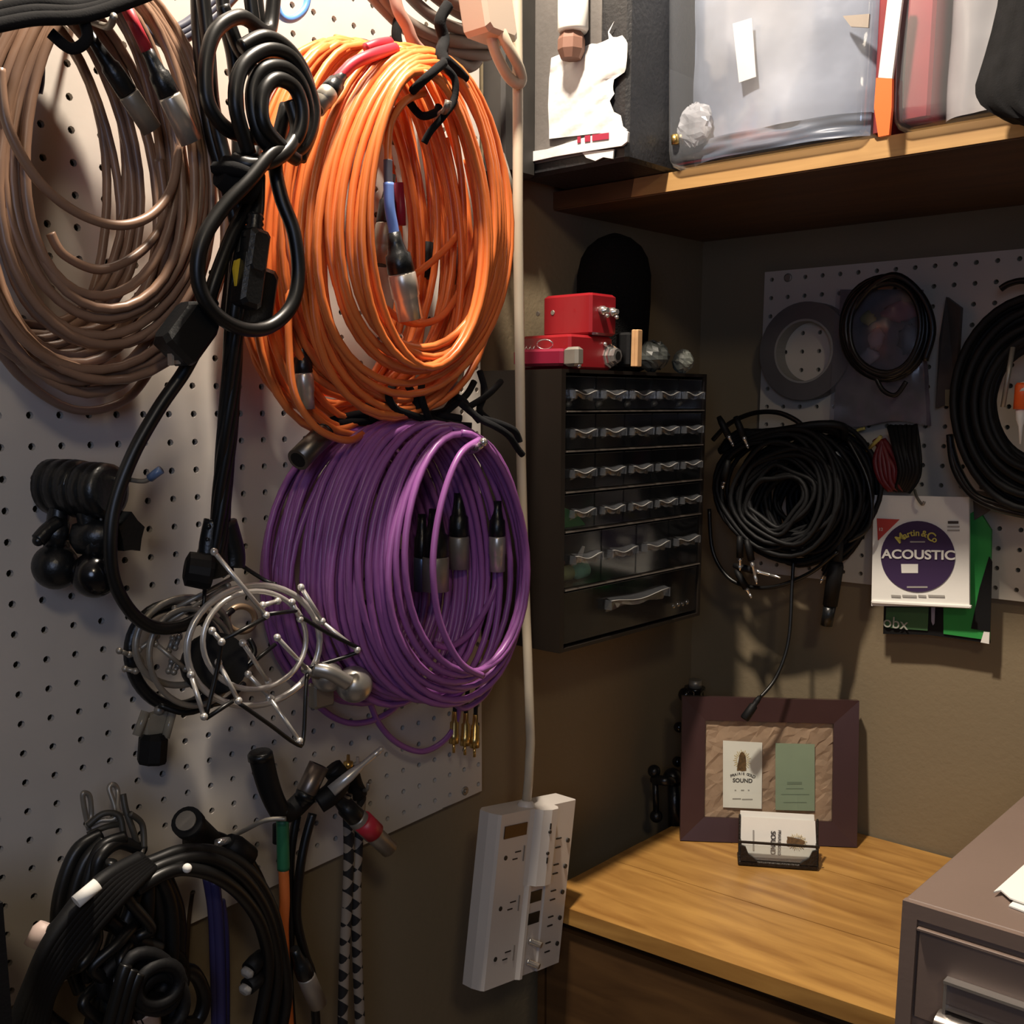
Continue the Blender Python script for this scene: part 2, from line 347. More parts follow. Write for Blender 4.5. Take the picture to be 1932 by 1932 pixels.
# ------------------------------------------------------------------ cable helpers
def ring_px(cx, cy, a, b, th, egg, tilt):
    s, c = math.sin(th), math.cos(th)
    x = a*s*(1-egg*c); y = -b*c
    return cx+x+tilt*y, cy+y
def coil_path(R, seg=40, jit=1.0, egg=0.16, seed=0, dx=0.004):
    """R: keyed rings (cx,cy,a,b,x[,tilt]); winds once per ring, easing into the next"""
    rr = random.Random(seed); pts = []
    n = len(R)
    ph = [[rr.uniform(0, 2*PI) for _ in range(4)] for _ in range(n+1)]
    am = [[rr.uniform(-1, 1)*jit for _ in range(4)] for _ in range(n+1)]
    for k in range(n):
        A = R[k]; Bq = R[min(k+1, n-1)]
        for i in range(seg):
            t = i/seg; e = t*t*(3-2*t); th = 2*PI*t
            q = [A[j]+(Bq[j]-A[j])*e for j in range(5)]
            tl = (A[5] if len(A) > 5 else 0)
            px, py = ring_px(q[0], q[1], q[2], q[3], th, egg, tl)
            env = math.sin(PI*t)
            px += env*(4*am[k][0]*math.sin(2*th+ph[k][0])+3*am[k][1]*math.sin(3*th+ph[k][1]))
            py += env*(3*am[k][2]*math.sin(2*th+ph[k][2]))
            xx = q[4]+dx*env*math.sin(th+ph[k][3])*am[k][3]
            pts.append(W(px, py, max(xx, 0.006)))
    return pts
def xlr(parent, A, Bp, r, sleeve=None, barrel=NICK, split=0.45, ring=True, boot=BLK2, sleeve_len=0.5):
    """connector child: metal barrel, sub-parts boot and coloured sleeve; A = cable end, Bp = open end"""
    A = Vector(A); Bp = Vector(Bp); d = Bp-A; m = A+d*split
    prof = [(0, r*0.93), (0.04, r), (0.5, r), (0.52, r*0.93), (0.56, r*0.93), (0.58, r*0.9), (1, r*0.9)] if ring else [(0, r*0.95), (0.05, r), (1, r)]
    bl = MB().lathe(m, Bp, prof, 20)
    bl.lathe(Bp-d*0.02, Bp+d*0.003, [(0, r*0.7), (1, r*0.7)], 12)
    o = bl.build('connector', barrel, parent)
    MB().lathe(A, m, [(0, r*0.5), (0.25, r*0.55), (0.5, r*0.72), (0.55, r*0.9), (0.97, r*0.98), (1, r*0.9)], 18).build('boot', boot, o)
    MB().lathe(Bp, Bp+d*0.004, [(0, r*0.72), (1, r*0.72)], 14).build('socket', BLKM, o)
    if sleeve:
        a2 = A-d*sleeve_len; MB().lathe(a2, A+d*0.03, [(0, r*0.5), (1, r*0.52)], 14).build('colour_sleeve', sleeve, o)
    return o
def coil(name, label, cat, R, r, m, group=None, seed=0, jit=1.0, egg=0.16, tail=None, n=8, seg=40):
    pts = coil_path(R, seg, jit, egg, seed)
    root = empty(name, pts[0], label, cat, group)
    mb = MB().tube(pts, r, n)
    if tail:
        for t in tail: mb.tube(cr_spline(wpts(t), 8), r, n)
    mb.build('cable_loops', m, root)
    return root
def interp_rings(a, b, n, seed, jx=0, jy=0, ja=0, jb=0):
    rr = random.Random(seed); out = []
    for k in range(n):
        t = k/max(1, n-1); q = [a[j]+(b[j]-a[j])*t for j in range(len(a))]
        q[0] += rr.uniform(-jx, jx); q[1] += rr.uniform(-jy, jy); q[2] += rr.uniform(-ja, ja); q[3] += rr.uniform(-jb, jb)
        if len(q) < 6: q.append(rr.uniform(-0.05, 0.05))
        top = (a[1]-a[3])+((b[1]-b[3])-(a[1]-a[3]))*t          # keep the tops near the hook
        q[1] = q[1]; q[3] = max(40, q[1]-top+rr.uniform(-6, 6))
        out.append(tuple(q))
    return out
def hook(label, L, r=0.0022, m=DSTEEL, tip=None):
    p = cr_spline(wpts(L), 6); root = MB().tube(p, r, 10).build('peg_hook', m)
    tag(root, label, 'hook')
    if tip: MB().tube([p[-3], p[-2], p[-1], p[-1]+(p[-1]-p[-2])*0.8], r*1.5, 10).build('vinyl_tip', tip, root)
    return root
# ================================================================== BROWN COILS (upper left)
R0 = 0.0037
bA = interp_rings((60, 330, 150, 300, 0.02), (95, 330, 210, 350, 0.045), 9, 1, 14, 18, 12)
c1 = coil('microphone_cable', 'brown cable coil lying nearest the pegboard, behind the other brown coils at upper left', 'cable', bA, R0, BRN, None, 1, 2.0)
bB = interp_rings((150, 300, 150, 330, 0.05), (150, 330, 190, 385, 0.075), 9, 2, 20, 24, 14)
c2 = coil('microphone_cable', 'middle brown cable coil at upper left, dull plug hanging inside its ring', 'cable', bB, R0, BRN, None, 2, 2.2,
          tail=[[(-10, 650, 0.03), (40, 712, 0.03), (110, 762, 0.03), (170, 775, 0.03), (235, 755, 0.03), (275, 712, 0.035), (300, 660, 0.04)]])
bC = interp_rings((200, 262, 138, 278, 0.10), (185, 330, 232, 392, 0.085), 10, 3, 10, 16, 10)
c3 = coil('microphone_cable', 'front brown cable coil at upper left with red sleeved silver plug', 'cable', bC, R0, BRN, None, 3, 1.6,
          tail=[[(0, 130, 0.11), (12, 230, 0.112), (60, 325, 0.112), (120, 385, 0.112), (185, 418, 0.112), (240, 424, 0.112), (290, 402, 0.11), (325, 350, 0.105), (338, 270, 0.10)],
                [(300, 300, 0.07), (310, 400, 0.07), (285, 455, 0.075), (235, 495, 0.08), (180, 508, 0.08), (120, 480, 0.08), (95, 440, 0.08)]])
xlr(c3, W(275, 90, 0.115), W(362, 268, 0.115), 0.0088, RED, split=0.50, ring=False, sleeve_len=0.45)
xlr(c2, W(165, 60, 0.10), W(287, 245, 0.10), 0.0080, None, DSTEEL, split=0.62, ring=False)
bh = hook('dull steel hook at the top left holding the brown cable coils', [(140, 30, 0.0), (175, 42, 0.06), (205, 50, 0.13), (215, 30, 0.15)], 0.0025)
# black cords and dark blue lead running across the top left corner
t = MB()
for k, (o, x) in enumerate(((0, 0.14), (14, 0.145), (-16, 0.135))):
    t.tube(cr_spline(wpts([(-30, 40+o, x), (60, 22+o, x), (150, 22+o*0.7, x), (230, 0+o*0.6, x), (320, -40+o, x)]), 8), 0.0045, 8)
t.tube(cr_spline(wpts([(150, 20, 0.14), (165, 70, 0.14), (135, 92, 0.135), (95, 62, 0.13)]), 8), 0.004, 8)
tag(t.build('cable_tie', FABK), 'black cloth tie wrapped over the top of the brown coils', 'cable tie')
t = MB()
for o in (0, 17, 34):
    t.tube(cr_spline(wpts([(220, -30+o, 0.05), (300, 50+o*0.8, 0.05), (340, 52+o*0.7, 0.055), (400, 5+o*0.9, 0.06), (460, -60+o, 0.06)]), 8), 0.0042, 8)
tag(t.build('lead_bundle', mat('slate_jacket', (0.05, 0.055, 0.09), 0.5, noise=0.2)), 'slate blue leads crossing the top edge between brown and black cords', 'cable')
t = MB().tube(cr_spline(wpts([(60, 60, 0.012), (75, 110, 0.014), (76, 150, 0.014), (72, 175, 0.012)]), 6), 0.0035, 8)
tag(t.build('blue_cable', BLUEC), 'short dark blue cord end showing inside the brown coil ring', 'cable')
# ================================================================== BLUE LOOP behind the black cord
t = MB().tube(cr_spline(wpts([(515, -30, 0.03), (525, 20, 0.03), (540, 36, 0.03), (560, 32, 0.03), (577, 12, 0.03), (584, -30, 0.03)]), 8), 0.0034, 8)
tag(t.build('patch_lead', BLUEB), 'bright blue lead looping down at the top edge of the pegboard', 'cable')
# ================================================================== ORANGE COILS
def orange(label, a, b, n, seed, jit=1.5, j=(8, 10, 8), tail=None):
    a = (*a[:4], a[4]*1.27); b = (*b[:4], b[4]*1.27)
    return coil('microphone_cable', label, 'cable', interp_rings(a, b, n+2, seed, *[v*1.5 for v in j]), 0.0035, ORG, None, seed, jit, 0.14, tail)
o1 = orange('orange cable coil lying closest to the pegboard behind the others', (640, 425, 145, 350, 0.018), (620, 425, 150, 345, 0.030), 6, 21, 2.4, (18, 16, 12),
            [[(470, 520, 0.02), (470, 620, 0.02), (510, 700, 0.02), (570, 760, 0.02), (640, 790, 0.02)]])
o2 = orange('second orange cable coil out from the pegboard, with a plug hanging low at its left', (672, 430, 155, 350, 0.040), (660, 430, 150, 345, 0.050), 6, 22, 2.4, (18, 16, 12),
            [[(545, 480, 0.08), (545, 560, 0.095), (545, 650, 0.10), (555, 740, 0.105), (590, 800, 0.11), (630, 825, 0.11), (665, 830, 0.105), (690, 815, 0.08)]])
o3 = orange('third orange cable coil out from the pegboard, in the middle of the orange bunch', (705, 430, 150, 345, 0.062), (700, 430, 160, 340, 0.072), 6, 23, 2.2, (16, 14, 12))
o4 = orange('orange cable coil just behind the front one, red sleeved plug at top left', (735, 425, 150, 335, 0.084), (750, 425, 160, 335, 0.094), 5, 24, 1.8, (12, 12, 12))
o5 = orange('frontmost orange cable coil, blue sleeved silver plug hanging in its ring', (812, 398, 100, 258, 0.130), (787, 412, 175, 324, 0.104), 9, 25, 1.2, (6, 12, 6),
            [[(800, 175, 0.150), (765, 190, 0.155), (740, 225, 0.156), (733, 262, 0.156), (732, 305, 0.156)],
             [(840, 260, 0.10), (860, 360, 0.10), (868, 430, 0.10), (830, 480, 0.105), (780, 520, 0.11), (745, 545, 0.11)],
             [(880, 300, 0.10), (900, 420, 0.10), (880, 520, 0.10), (840, 590, 0.105), (800, 610, 0.11), (760, 605, 0.11), (725, 580, 0.11)],
             [(905, 330, 0.095), (925, 440, 0.095), (900, 560, 0.10), (860, 630, 0.10), (820, 655, 0.105), (775, 650, 0.11)]])
xlr(o5, W(742, 438, 0.1560), W(775, 603, 0.1560), 0.0125, None, NICK, split=0.46)
MB().tube(cr_spline(wpts([(733, 345, 0.1560), (735, 390, 0.1560), (742, 430, 0.1560), (745, 452, 0.1560)]), 6), 0.0047, 12).build('colour_sleeve', PERI, o5)
MB().tube(cr_spline(wpts([(732, 302, 0.1560), (732, 325, 0.1560), (733, 347, 0.1560)]), 6), 0.0040, 12).build('strain_sleeve', mat('grey_sleeve', (0.10, 0.09, 0.1160), 0.5), o5)
xlr(o4, W(738, 330, 0.07), W(718, 500, 0.07), 0.0095, None, DSTEEL, split=0.55)
MB().tube(wpts([(752, 345, 0.08), (756, 395, 0.08), (757, 425, 0.08)]), 0.0048, 10).build('colour_sleeve', mat('magenta_sleeve', (0.25, 0.01, 0.05), 0.45), o4)
xlr(o4, W(650, 137, 0.132), W(597, 205, 0.132), 0.0085, None, DSTEEL, split=0.55)
MB().tube(cr_spline(wpts([(745, 92, 0.130), (700, 105, 0.136), (665, 122, 0.134), (635, 152, 0.130)]), 6), 0.0052, 10).build('colour_sleeve', RED, o4)
MB().tube(cr_spline(wpts([(735, 80, 0.118), (712, 84, 0.122), (690, 92, 0.120)]), 6), 0.0048, 10).build('colour_sleeve', RED, o4)
xlr(o2, W(568, 640, 0.085), W(578, 772, 0.085), 0.0088, None, NICK, split=0.48)
xlr(o3, W(872, 640, 0.06), W(852, 745, 0.06), 0.0088, None, NICK, split=0.5)
MB().ball(W(753, 638, 0.11), 0.0052, 14, 8).build('plug_tip', CHR, o5)
for q in ((808, 470), (858, 480)):
    MB().cyl(W(q[0], q[1]-12, 0.055), W(q[0]-6, q[1]+55, 0.055), 0.006, 12).build('boot', BLKM, o3)
oh = hook('steel hook holding the orange coils', [(790, 235, 0.0), (812, 225, 0.06), (838, 210, 0.175), (846, 190, 0.190)], 0.003)
# black lace tie on the orange coil
t = MB()
t.tube(cr_spline(wpts([(840, 95, 0.1400), (838, 122, 0.1650), (858, 150, 0.1700), (856, 190, 0.1700), (836, 220, 0.1700), (812, 248, 0.1650), (800, 270, 0.1600)]), 8), 0.0032, 8)
t.tube(cr_spline(wpts([(842, 112, 0.1600), (862, 130, 0.1600), (878, 148, 0.1550)]), 6), 0.0042, 8)
t.tube(cr_spline(wpts([(838, 118, 0.1700), (812, 140, 0.1750), (792, 158, 0.1700), (778, 172, 0.1600)]), 6), 0.0038, 8)
t.tube(cr_spline(wpts([(770, 190, 0.1300), (795, 218, 0.1350), (822, 212, 0.1400), (828, 200, 0.1400)]), 6), 0.0036, 8)
t.tube(cr_spline(wpts([(845, 10, 0.1400), (830, 40, 0.1400), (838, 75, 0.1400), (832, 100, 0.1500), (842, 120, 0.1600)]), 8), 0.0055, 8)
tag(t.build('lace_tie', FABK), 'dark grey lace knotted over the top right of the orange coils', 'cable tie')
# ================================================================== PURPLE COILS
def purple(label, a, b, n, seed, jit=1.2, j=(6, 8, 6), tail=None):
    return coil('microphone_cable', label, 'cable', interp_rings(a, b, n, seed, *j), 0.0034, PUR, None, seed, jit, 0.10, tail)
p1 = purple('rearmost purple cable coil, low loops drooping towards the silver balls', (624, 1075, 134, 232, 0.018), (676, 1070, 134, 245, 0.054), 12, 31, 1.8, (6, 10, 8),
            [[(560, 1260, 0.03), (600, 1330, 0.03), (650, 1362, 0.03), (700, 1360, 0.03), (745, 1335, 0.03), (775, 1290, 0.03)],
             [(640, 1240, 0.04), (690, 1310, 0.035), (715, 1365, 0.03), (750, 1402, 0.03), (795, 1418, 0.03), (835, 1400, 0.03), (860, 1365, 0.03), (868, 1320, 0.035)]])
p2 = purple('second purple cable coil from the pegboard, dark plug at its upper left', (676, 1065, 132, 250, 0.058), (736, 1060, 132, 258, 0.090), 12, 32, 1.6, (6, 10, 8))
p3 = purple('third purple cable coil from the pegboard, between the middle and front ones', (738, 1058, 132, 255, 0.094), (815, 1062, 136, 264, 0.128), 12, 33, 1.6, (7, 12, 9))
p4 = purple('frontmost purple cable coil, brightly lit at the top beside the cream cable', (880, 1040, 110, 225, 0.158), (838, 1068, 142, 262, 0.132), 8, 34, 0.8, (3, 6, 4),
            [[(905, 830, 0.165), (868, 858, 0.168), (838, 930, 0.17), (820, 1020, 0.17), (818, 1100, 0.17), (832, 1180, 0.17), (868, 1250, 0.17), (910, 1275, 0.165)],
             [(945, 1070, 0.12), (925, 1130, 0.12), (890, 1190, 0.12), (850, 1220, 0.12), (820, 1215, 0.12)],
             [(880, 1290, 0.12), (860, 1325, 0.12), (880, 1335, 0.12), (915, 1310, 0.12), (935, 1270, 0.12)]])
xlr(p4, W(938, 945, 0.13), W(938, 1078, 0.13), 0.0090, None, NICK, split=0.5)
xlr(p3, W(866, 930, 0.10), W(866, 1073, 0.10), 0.0108, None, DSTEEL, split=0.57, ring=False)
xlr(p3, W(822, 960, 0.11), W(822, 1115, 0.11), 0.0135, None, DSTEEL, split=0.58, ring=False)
xlr(p2, W(796, 970, 0.09), W(796, 1115, 0.09), 0.0085, None, mat('blue_grey_metal', (0.12, 0.16, 0.24), 0.35, 0.8), split=0.56, ring=False)
xlr(p2, W(872, 1120, 0.07), W(870, 1190, 0.07), 0.0050, None, GOLD, split=0.46, ring=False)
MB().cyl(W(862, 900, 0.09), W(862, 935, 0.09), 0.004).build('colour_sleeve', BLUEC, p3)
# loose dark plug at upper left of the purple coils
c = xlr(p2, W(618, 812, 0.085), W(562, 868, 0.095), 0.0105, None, mat('smoky_metal', (0.16, 0.14, 0.12), 0.35, 0.9), split=0.12, ring=False)
ph = hook('steel hook holding the purple coils, its bright round tip beside the cream cable', [(842, 862, 0.0), (862, 858, 0.06), (896, 848, 0.16), (912, 834, 0.175)], 0.0034, CHR)
MB().ball(W(912, 834, 0.178), 0.0042, 14, 8).build('end_cap', CHR, ph)
# black lace ties above purple
def laces(label, curves, name='lace_tie', r=0.0030):
    m_ = MB()
    for c_ in curves: m_.tube(cr_spline(wpts(c_), 6), r, 7)
    return tag(m_.build(name, FABK), label, 'cable tie')
laces('black lace tie with two long ends hanging in front of the cream cable', [
    [(868, 760, 0.15), (905, 790, 0.16), (935, 805, 0.17), (960, 822, 0.175), (978, 848, 0.175), (986, 858, 0.175)],
    [(910, 790, 0.155), (945, 800, 0.165), (970, 812, 0.17), (978, 826, 0.17), (980, 834, 0.17)],
    [(905, 700, 0.10), (915, 740, 0.11), (905, 775, 0.12), (935, 800, 0.14)], [(880, 770, 0.12), (920, 745, 0.12), (945, 720, 0.11)],
    [(835, 745, 0.10), (870, 752, 0.11), (888, 775, 0.12), (905, 795, 0.13)]], r=0.0034)
laces('black lace tie knotted at the bottom of the orange coil, one stub standing up', [
    [(795, 725, 0.12), (795, 750, 0.125), (805, 780, 0.125), (815, 800, 0.12), (820, 815, 0.115)],
    [(745, 722, 0.12), (735, 738, 0.125), (735, 755, 0.125), (748, 772, 0.12), (775, 782, 0.12), (800, 790, 0.12)],
    [(770, 728, 0.12), (780, 745, 0.12), (788, 770, 0.12)],
    [(820, 800, 0.10), (850, 770, 0.10), (880, 745, 0.10), (895, 720, 0.10)]], r=0.0036)
laces('tangled black lace tie hanging over the hidden tops of the purple coils', [
    [(690, 768, 0.06), (720, 760, 0.065), (745, 770, 0.07), (720, 790, 0.07), (680, 795, 0.065), (640, 800, 0.06)],
    [(700, 790, 0.08), (750, 775, 0.085), (790, 790, 0.09), (830, 785, 0.10), (870, 790, 0.11)],
    [(600, 805, 0.05), (640, 790, 0.055), (700, 780, 0.07), (760, 795, 0.09), (800, 800, 0.10)],
    [(860, 745, 0.09), (840, 775, 0.095), (810, 785, 0.10), (840, 800, 0.11), (890, 805, 0.13)]], r=0.0040)
# gold phono plugs below the purple coil
for k, (px, xx) in enumerate(((856, 0.03), (877, 0.035), (895, 0.04))):
    r_ = empty('phono_plug', W(px, 1420, xx), ['leftmost', 'middle', 'rightmost'][k]+' of the three gold phono plugs hanging under the purple coils', 'plug', 'gold phono plugs under the purple coils')
    MB().lathe(W(px+2, 1342+k*3, xx), W(px, 1402+k*4, xx), [(0, 0.0030), (0.3, 0.0034), (0.35, 0.0052), (0.7, 0.0052), (0.72, 0.0058), (1, 0.0058)], 14).build('shell', GOLD, r_)
    MB().cyl(W(px, 1402+k*4, xx), W(px, 1420+k*4, xx), 0.0017, 10).build('pin', GOLD, r_)
    MB().tube(cr_spline(wpts([(px+8, 1285, xx), (px+4, 1315, xx), (px+2, 1345+k*3, xx)]), 5), 0.0026, 8).build('cord', BLK, r_)
# ================================================================== grey and pinkish cables at the top
t = MB()
for L in ([(700, -40, 0.05), (745, 20, 0.05), (800, 60, 0.055), (860, 78, 0.06), (925, 82, 0.06)], [(730, -60, 0.05), (790, 10, 0.05), (850, 50, 0.06), (915, 62, 0.06), (960, 60, 0.06)],
          [(760, -60, 0.055), (830, 0, 0.06), (880, 30, 0.065), (930, 40, 0.07)], [(690, -20, 0.04), (760, 50, 0.045), (830, 92, 0.05), (905, 104, 0.055), (930, 100, 0.055)],
          [(790, -60, 0.07), (850, 0, 0.075), (905, 20, 0.08)], [(740, 10, 0.045), (800, 75, 0.045), (850, 112, 0.05), (885, 126, 0.05), (902, 112, 0.05)]):
    t.tube(cr_spline(wpts(L), 8), 0.0062, 8)
tag(t.build('extension_cord', GREYC), 'grey brown cords bunched at the top right corner of the pegboard', 'cable')
t = MB().tube(cr_spline(wpts([(738, -40, 0.075), (750, 15, 0.08), (768, 50, 0.08), (780, 80, 0.078), (798, 100, 0.07)]), 8), 0.0058, 8)
tag(t.build('extension_cord', PINKC), 'pinkish brown cord hanging behind the top of the orange coil', 'cable')
t = MB().tube(cr_spline(wpts([(755, 20, 0.05), (748, 60, 0.05), (752, 90, 0.05)]), 6), 0.005, 8)
tag(t.build('cord_tie', FABK), 'short black tie dangling left of the pinkish cord', 'cable tie')
# ================================================================== CREAM CABLE, plug and POWER STRIP
XC = 0.11
root = empty('surge_protector', W(1000, 1860, 0.09), 'white surge protector strip hanging by its cream cable left of the wooden desk', 'power strip')
# strip body: local frame on the wall, leaning
sx = 0.118
fc = [(947, 1538), (1090, 1509), (1054, 1821), (916, 1865)]
F = [W(px, py, sx) for px, py in fc]
e1 = (F[1]-F[0]); Lw = e1.length; X = e1.normalized()
Zd = (F[3]-F[0]); Lh = ((F[3]-F[0]).length+(F[2]-F[1]).length)/2; Zv = -(Zd-X*Zd.dot(X)).normalized(); N = X.cross(Zv)
if N.x < 0: N = -N
def sp(u, v, d=0.0): return F[0]+X*(u*Lw)-Zv*(v*Lh)+N*d
bd = MB()
prof = [(0.03, -0.034), (-0.04, -0.028), (-0.045, -0.014), (-0.02, -0.003), (0.0, 0.0), (0.36, 0.0), (0.40, 0.002), (0.44, 0.010), (0.52, 0.0145), (0.60, 0.014), (0.655, 0.0075), (0.67, 0.0), (0.98, -0.001), (1.0, -0.004), (1.0, -0.034)]
def strip_mesh(profile, v0, v1, bulge_until=None):
    vs = []; n = len(profile)
    for v in (v0, v1):
        for u, d in profile: vs.append(sp(u, v, d))
    m_ = MB(); m_.add(vs, [(i, n+i, n+i+1, i+1) for i in range(n-1)]+[(n-1, 2*n-1, n, 0)])
    m_.f.append(tuple(range(n))); m_.f.append(tuple(range(2*n-1, n-1, -1))); m_.sm += [False, False]; return m_
strip_mesh(prof, 0.0, 0.445).build('housing', WHT, root)
prof2 = [(0.03, -0.034), (-0.04, -0.028), (-0.045, -0.014), (-0.02, -0.003), (0.0, 0.0), (0.38, 0.0), (0.41, 0.004), (0.44, 0.004), (0.45, -0.002), (0.66, -0.002), (0.67, 0.0), (0.98, -0.001), (1.0, -0.004), (1.0, -0.034)]
strip_mesh(prof2, 0.445, 1.0).build('lower_housing', WHT, root)
def sbox(u, v, hu, hv, d, th): 
    return MB().obox(sp(u, v, d), X, Zv, N, hu*Lw, hv*Lh, th)
sbox(0.19, 0.105, 0.14, 0.036, 0.0003, 0.0008).build('rocker_switch', mat('dark_red_switch', (0.03, 0.006, 0.006), 0.25), root)
DK = mat('socket_dark', (0.02, 0.017, 0.014), 0.6)
def outlet(u, v, o=1):
    m_ = MB(); m_.obox(sp(u+0.10*o, v-0.012, 0.0), X, Zv, N, 0.036*Lw, 0.0035*Lh, 0.0006); m_.obox(sp(u+0.07*o, v+0.027, 0.0), X, Zv, N, 0.030*Lw, 0.0035*Lh, 0.0006)
    m_.lathe(sp(u-0.05*o, v+0.008, -0.001), sp(u-0.05*o, v+0.008, 0.0006), [(0, 0.0028), (1, 0.0028)], 12)
    m_.build('outlet', DK, root)
for v in (0.245, 0.535, 0.825):
    outlet(0.15, v)
    MB().obox(sp(0.325, v+0.005, 0.0004), X, Zv, N, 0.004*Lw, 0.045*Lh, 0.0008).build('shutter', mat('grey_edge', (0.25, 0.22, 0.19), 0.5), root)
for k in range(5):
    u, v = 0.82, 0.235+k*0.158; m_ = MB()
    m_.obox(sp(u-0.035, v-0.022, 0.0), X, Zv, N, 0.034*Lw, 0.0035*Lh, 0.0008); m_.obox(sp(u-0.035, v+0.032, 0.0), X, Zv, N, 0.034*Lw, 0.0035*Lh, 0.0008)
    m_.lathe(sp(u+0.10, v+0.004, -0.001), sp(u+0.10, v+0.004, 0.0009), [(0, 0.0028), (1, 0.0028)], 12); m_.build('outlet', DK, root)
for v in (0.12, 0.245):
    m_ = MB(); m_.obox(sp(0.515, v-0.025 if v < .2 else v+0.05, 0.0136), X, Zv, N, 0.005*Lw, 0.017*Lh, 0.0018); m_.lathe(sp(0.515, v+0.008, 0.0125), sp(0.515, v+0.008, 0.0154), [(0, 0.0020), (1, 0.0020)], 10); m_.build('outlet_slot', DK, root)
for v in (0.535, 0.665): sbox(0.56, v, 0.075, 0.033, -0.0018, 0.0010).build('data_port', mat('port_dark', (0.012, 0.012, 0.010), 0.5), root)
for v in (0.80, 0.925):
    MB().lathe(sp(0.545, v, -0.002), sp(0.575, v+0.008, 0.013), [(0, 0.0042), (0.15, 0.0042), (0.18, 0.0034), (1, 0.0034)], 12).build('coax_jack', CHR, root)
cbx = sp(0.42, 0.0, -0.014)
MB().lathe(cbx-Zv*0.004, cbx+Zv*0.006, [(0, 0.0105), (0.5, 0.0105), (0.8, 0.0085), (1, 0.0065)], 18).build('cable_collar', WHT, root)
cord = [(975, -60, XC), (976, 60, XC), (977, 200, XC), (977, 400, XC), (979, 560, XC-0.005), (981, 700, XC-0.01), (983, 850, XC-0.015), (987, 1000, XC-0.018), (992, 1150, XC-0.018), (996, 1250, XC-0.012), (1001, 1400, XC-0.006)]
MB().tube([*cr_spline(wpts(cord), 6), cbx+Zv*0.03, cbx], 0.0054, 12).build('power_cable', CREAM, root)
# cream plug at the top with looped cord
r2 = empty('cream_plug', W(920, -40, 0.10), 'cream plug on a looped cream cord at the top right of the pegboard', 'plug')
a, b2 = W(900, -70, 0.11), W(917, 42, 0.11); ax = (b2-a).normalized(); sd = Vector((0, 1, 0))
MB().obox(W(915, -5, 0.11), Vector((0, 1, 0)), ax, Vector((1, 0, 0)), 0.0235, 0.038, 0.018, 0.004).build('plug_body', mat('cream_plastic', (0.60, 0.48, 0.38), 0.4), r2)
MB().lathe(W(920, 28, 0.11), W(923, 50, 0.11), [(0, 0.018), (0.5, 0.015), (1, 0.008)], 16).build('strain_relief', mat('cream_plastic_dark', (0.42, 0.30, 0.22), 0.5), r2)
MB().tube(cr_spline(wpts([(922, 45, 0.11), (932, 90, 0.112), (950, 130, 0.114), (966, 152, 0.115), (980, 158, 0.118), (984, 145, 0.12), (975, 118, 0.125), (955, 80, 0.125), (940, 40, 0.12), (935, -20, 0.11)]), 7), 0.0055, 12).build('cord', CREAM, r2)
# ================================================================== BLACK MAINS CORDS (centre left)
def cordthing(name, label, cat, curves, r, m, origin=None, group=None, n=10):
    root_ = empty(name, wpts(curves[0])[0], label, cat, group)
    for c_ in curves: MB().tube(cr_spline(wpts(c_), 7), r, n).build('cord', m, root_)
    return root_
k1 = cordthing('mains_cable', 'black mains cord knotted and hanging as one big open loop before the orange coils', 'cable', [
    [(520, -50, 0.12), (512, 40, 0.12), (500, 60, 0.125), (455, 32, 0.13), (410, 55, 0.13), (390, 110, 0.13), (390, 180, 0.13), (410, 225, 0.13), (445, 252, 0.13), (500, 262, 0.13)],
    [(470, 290, 0.145), (445, 200, 0.15), (455, 130, 0.15), (500, 95, 0.15), (545, 105, 0.15), (575, 150, 0.15), (592, 210, 0.15), (575, 270, 0.15), (540, 290, 0.15), (500, 270, 0.15), (480, 220, 0.15), (478, 165, 0.15), (500, 130, 0.152), (540, 130, 0.152), (570, 165, 0.152), (582, 230, 0.15), (560, 280, 0.15)],
    [(560, 300, 0.15), (520, 285, 0.155), (470, 340, 0.155), (415, 400, 0.15), (380, 460, 0.148), (374, 530, 0.145), (400, 585, 0.145), (450, 618, 0.145), (505, 618, 0.145), (548, 580, 0.145), (563, 520, 0.145), (555, 440, 0.145), (530, 370, 0.14), (520, 300, 0.135), (540, 200, 0.13)],
    [(545, 290, 0.152), (500, 240, 0.156), (495, 180, 0.156), (520, 150, 0.156), (555, 165, 0.156), (570, 210, 0.156), (560, 260, 0.154), (520, 300, 0.15)],
    [(440, 300, 0.14), (470, 310, 0.15), (510, 305, 0.155), (545, 280, 0.155), (560, 240, 0.15), (548, 190, 0.148)],
    [(455, 90, 0.145), (500, 70, 0.148), (545, 95, 0.148), (578, 150, 0.145), (590, 230, 0.145), (565, 300, 0.145)]], 0.0058, BLK)
k2 = cordthing('mains_cable', 'black cords dropping straight down beside the brown coils, drawn together into one strap', 'cable', [
    [(372, -50, 0.10), (375, 60, 0.10), (385, 160, 0.10), (400, 260, 0.10), (425, 340, 0.105), (445, 420, 0.11)],
    [(378, -50, 0.11), (392, 80, 0.11), (402, 200, 0.112), (425, 300, 0.115), (455, 400, 0.12)],
    [(415, -50, 0.09), (425, 40, 0.09), (440, 110, 0.09), (448, 200, 0.09), (450, 300, 0.095)],
    [(420, 10, 0.10), (450, 90, 0.10), (480, 140, 0.10), (490, 220, 0.10), (478, 300, 0.11)],
    [(480, -50, 0.10), (488, 30, 0.10), (505, 90, 0.10), (520, 160, 0.10)], [(468, -40, 0.11), (482, 60, 0.11), (500, 120, 0.11)]], 0.0056, BLK)
MB().lathe(W(415, 322, 0.135), W(480, 352, 0.14), [(0, 0.012), (0.5, 0.017), (1, 0.015)], 12).build('hook_and_loop_tie', FABK, k2)
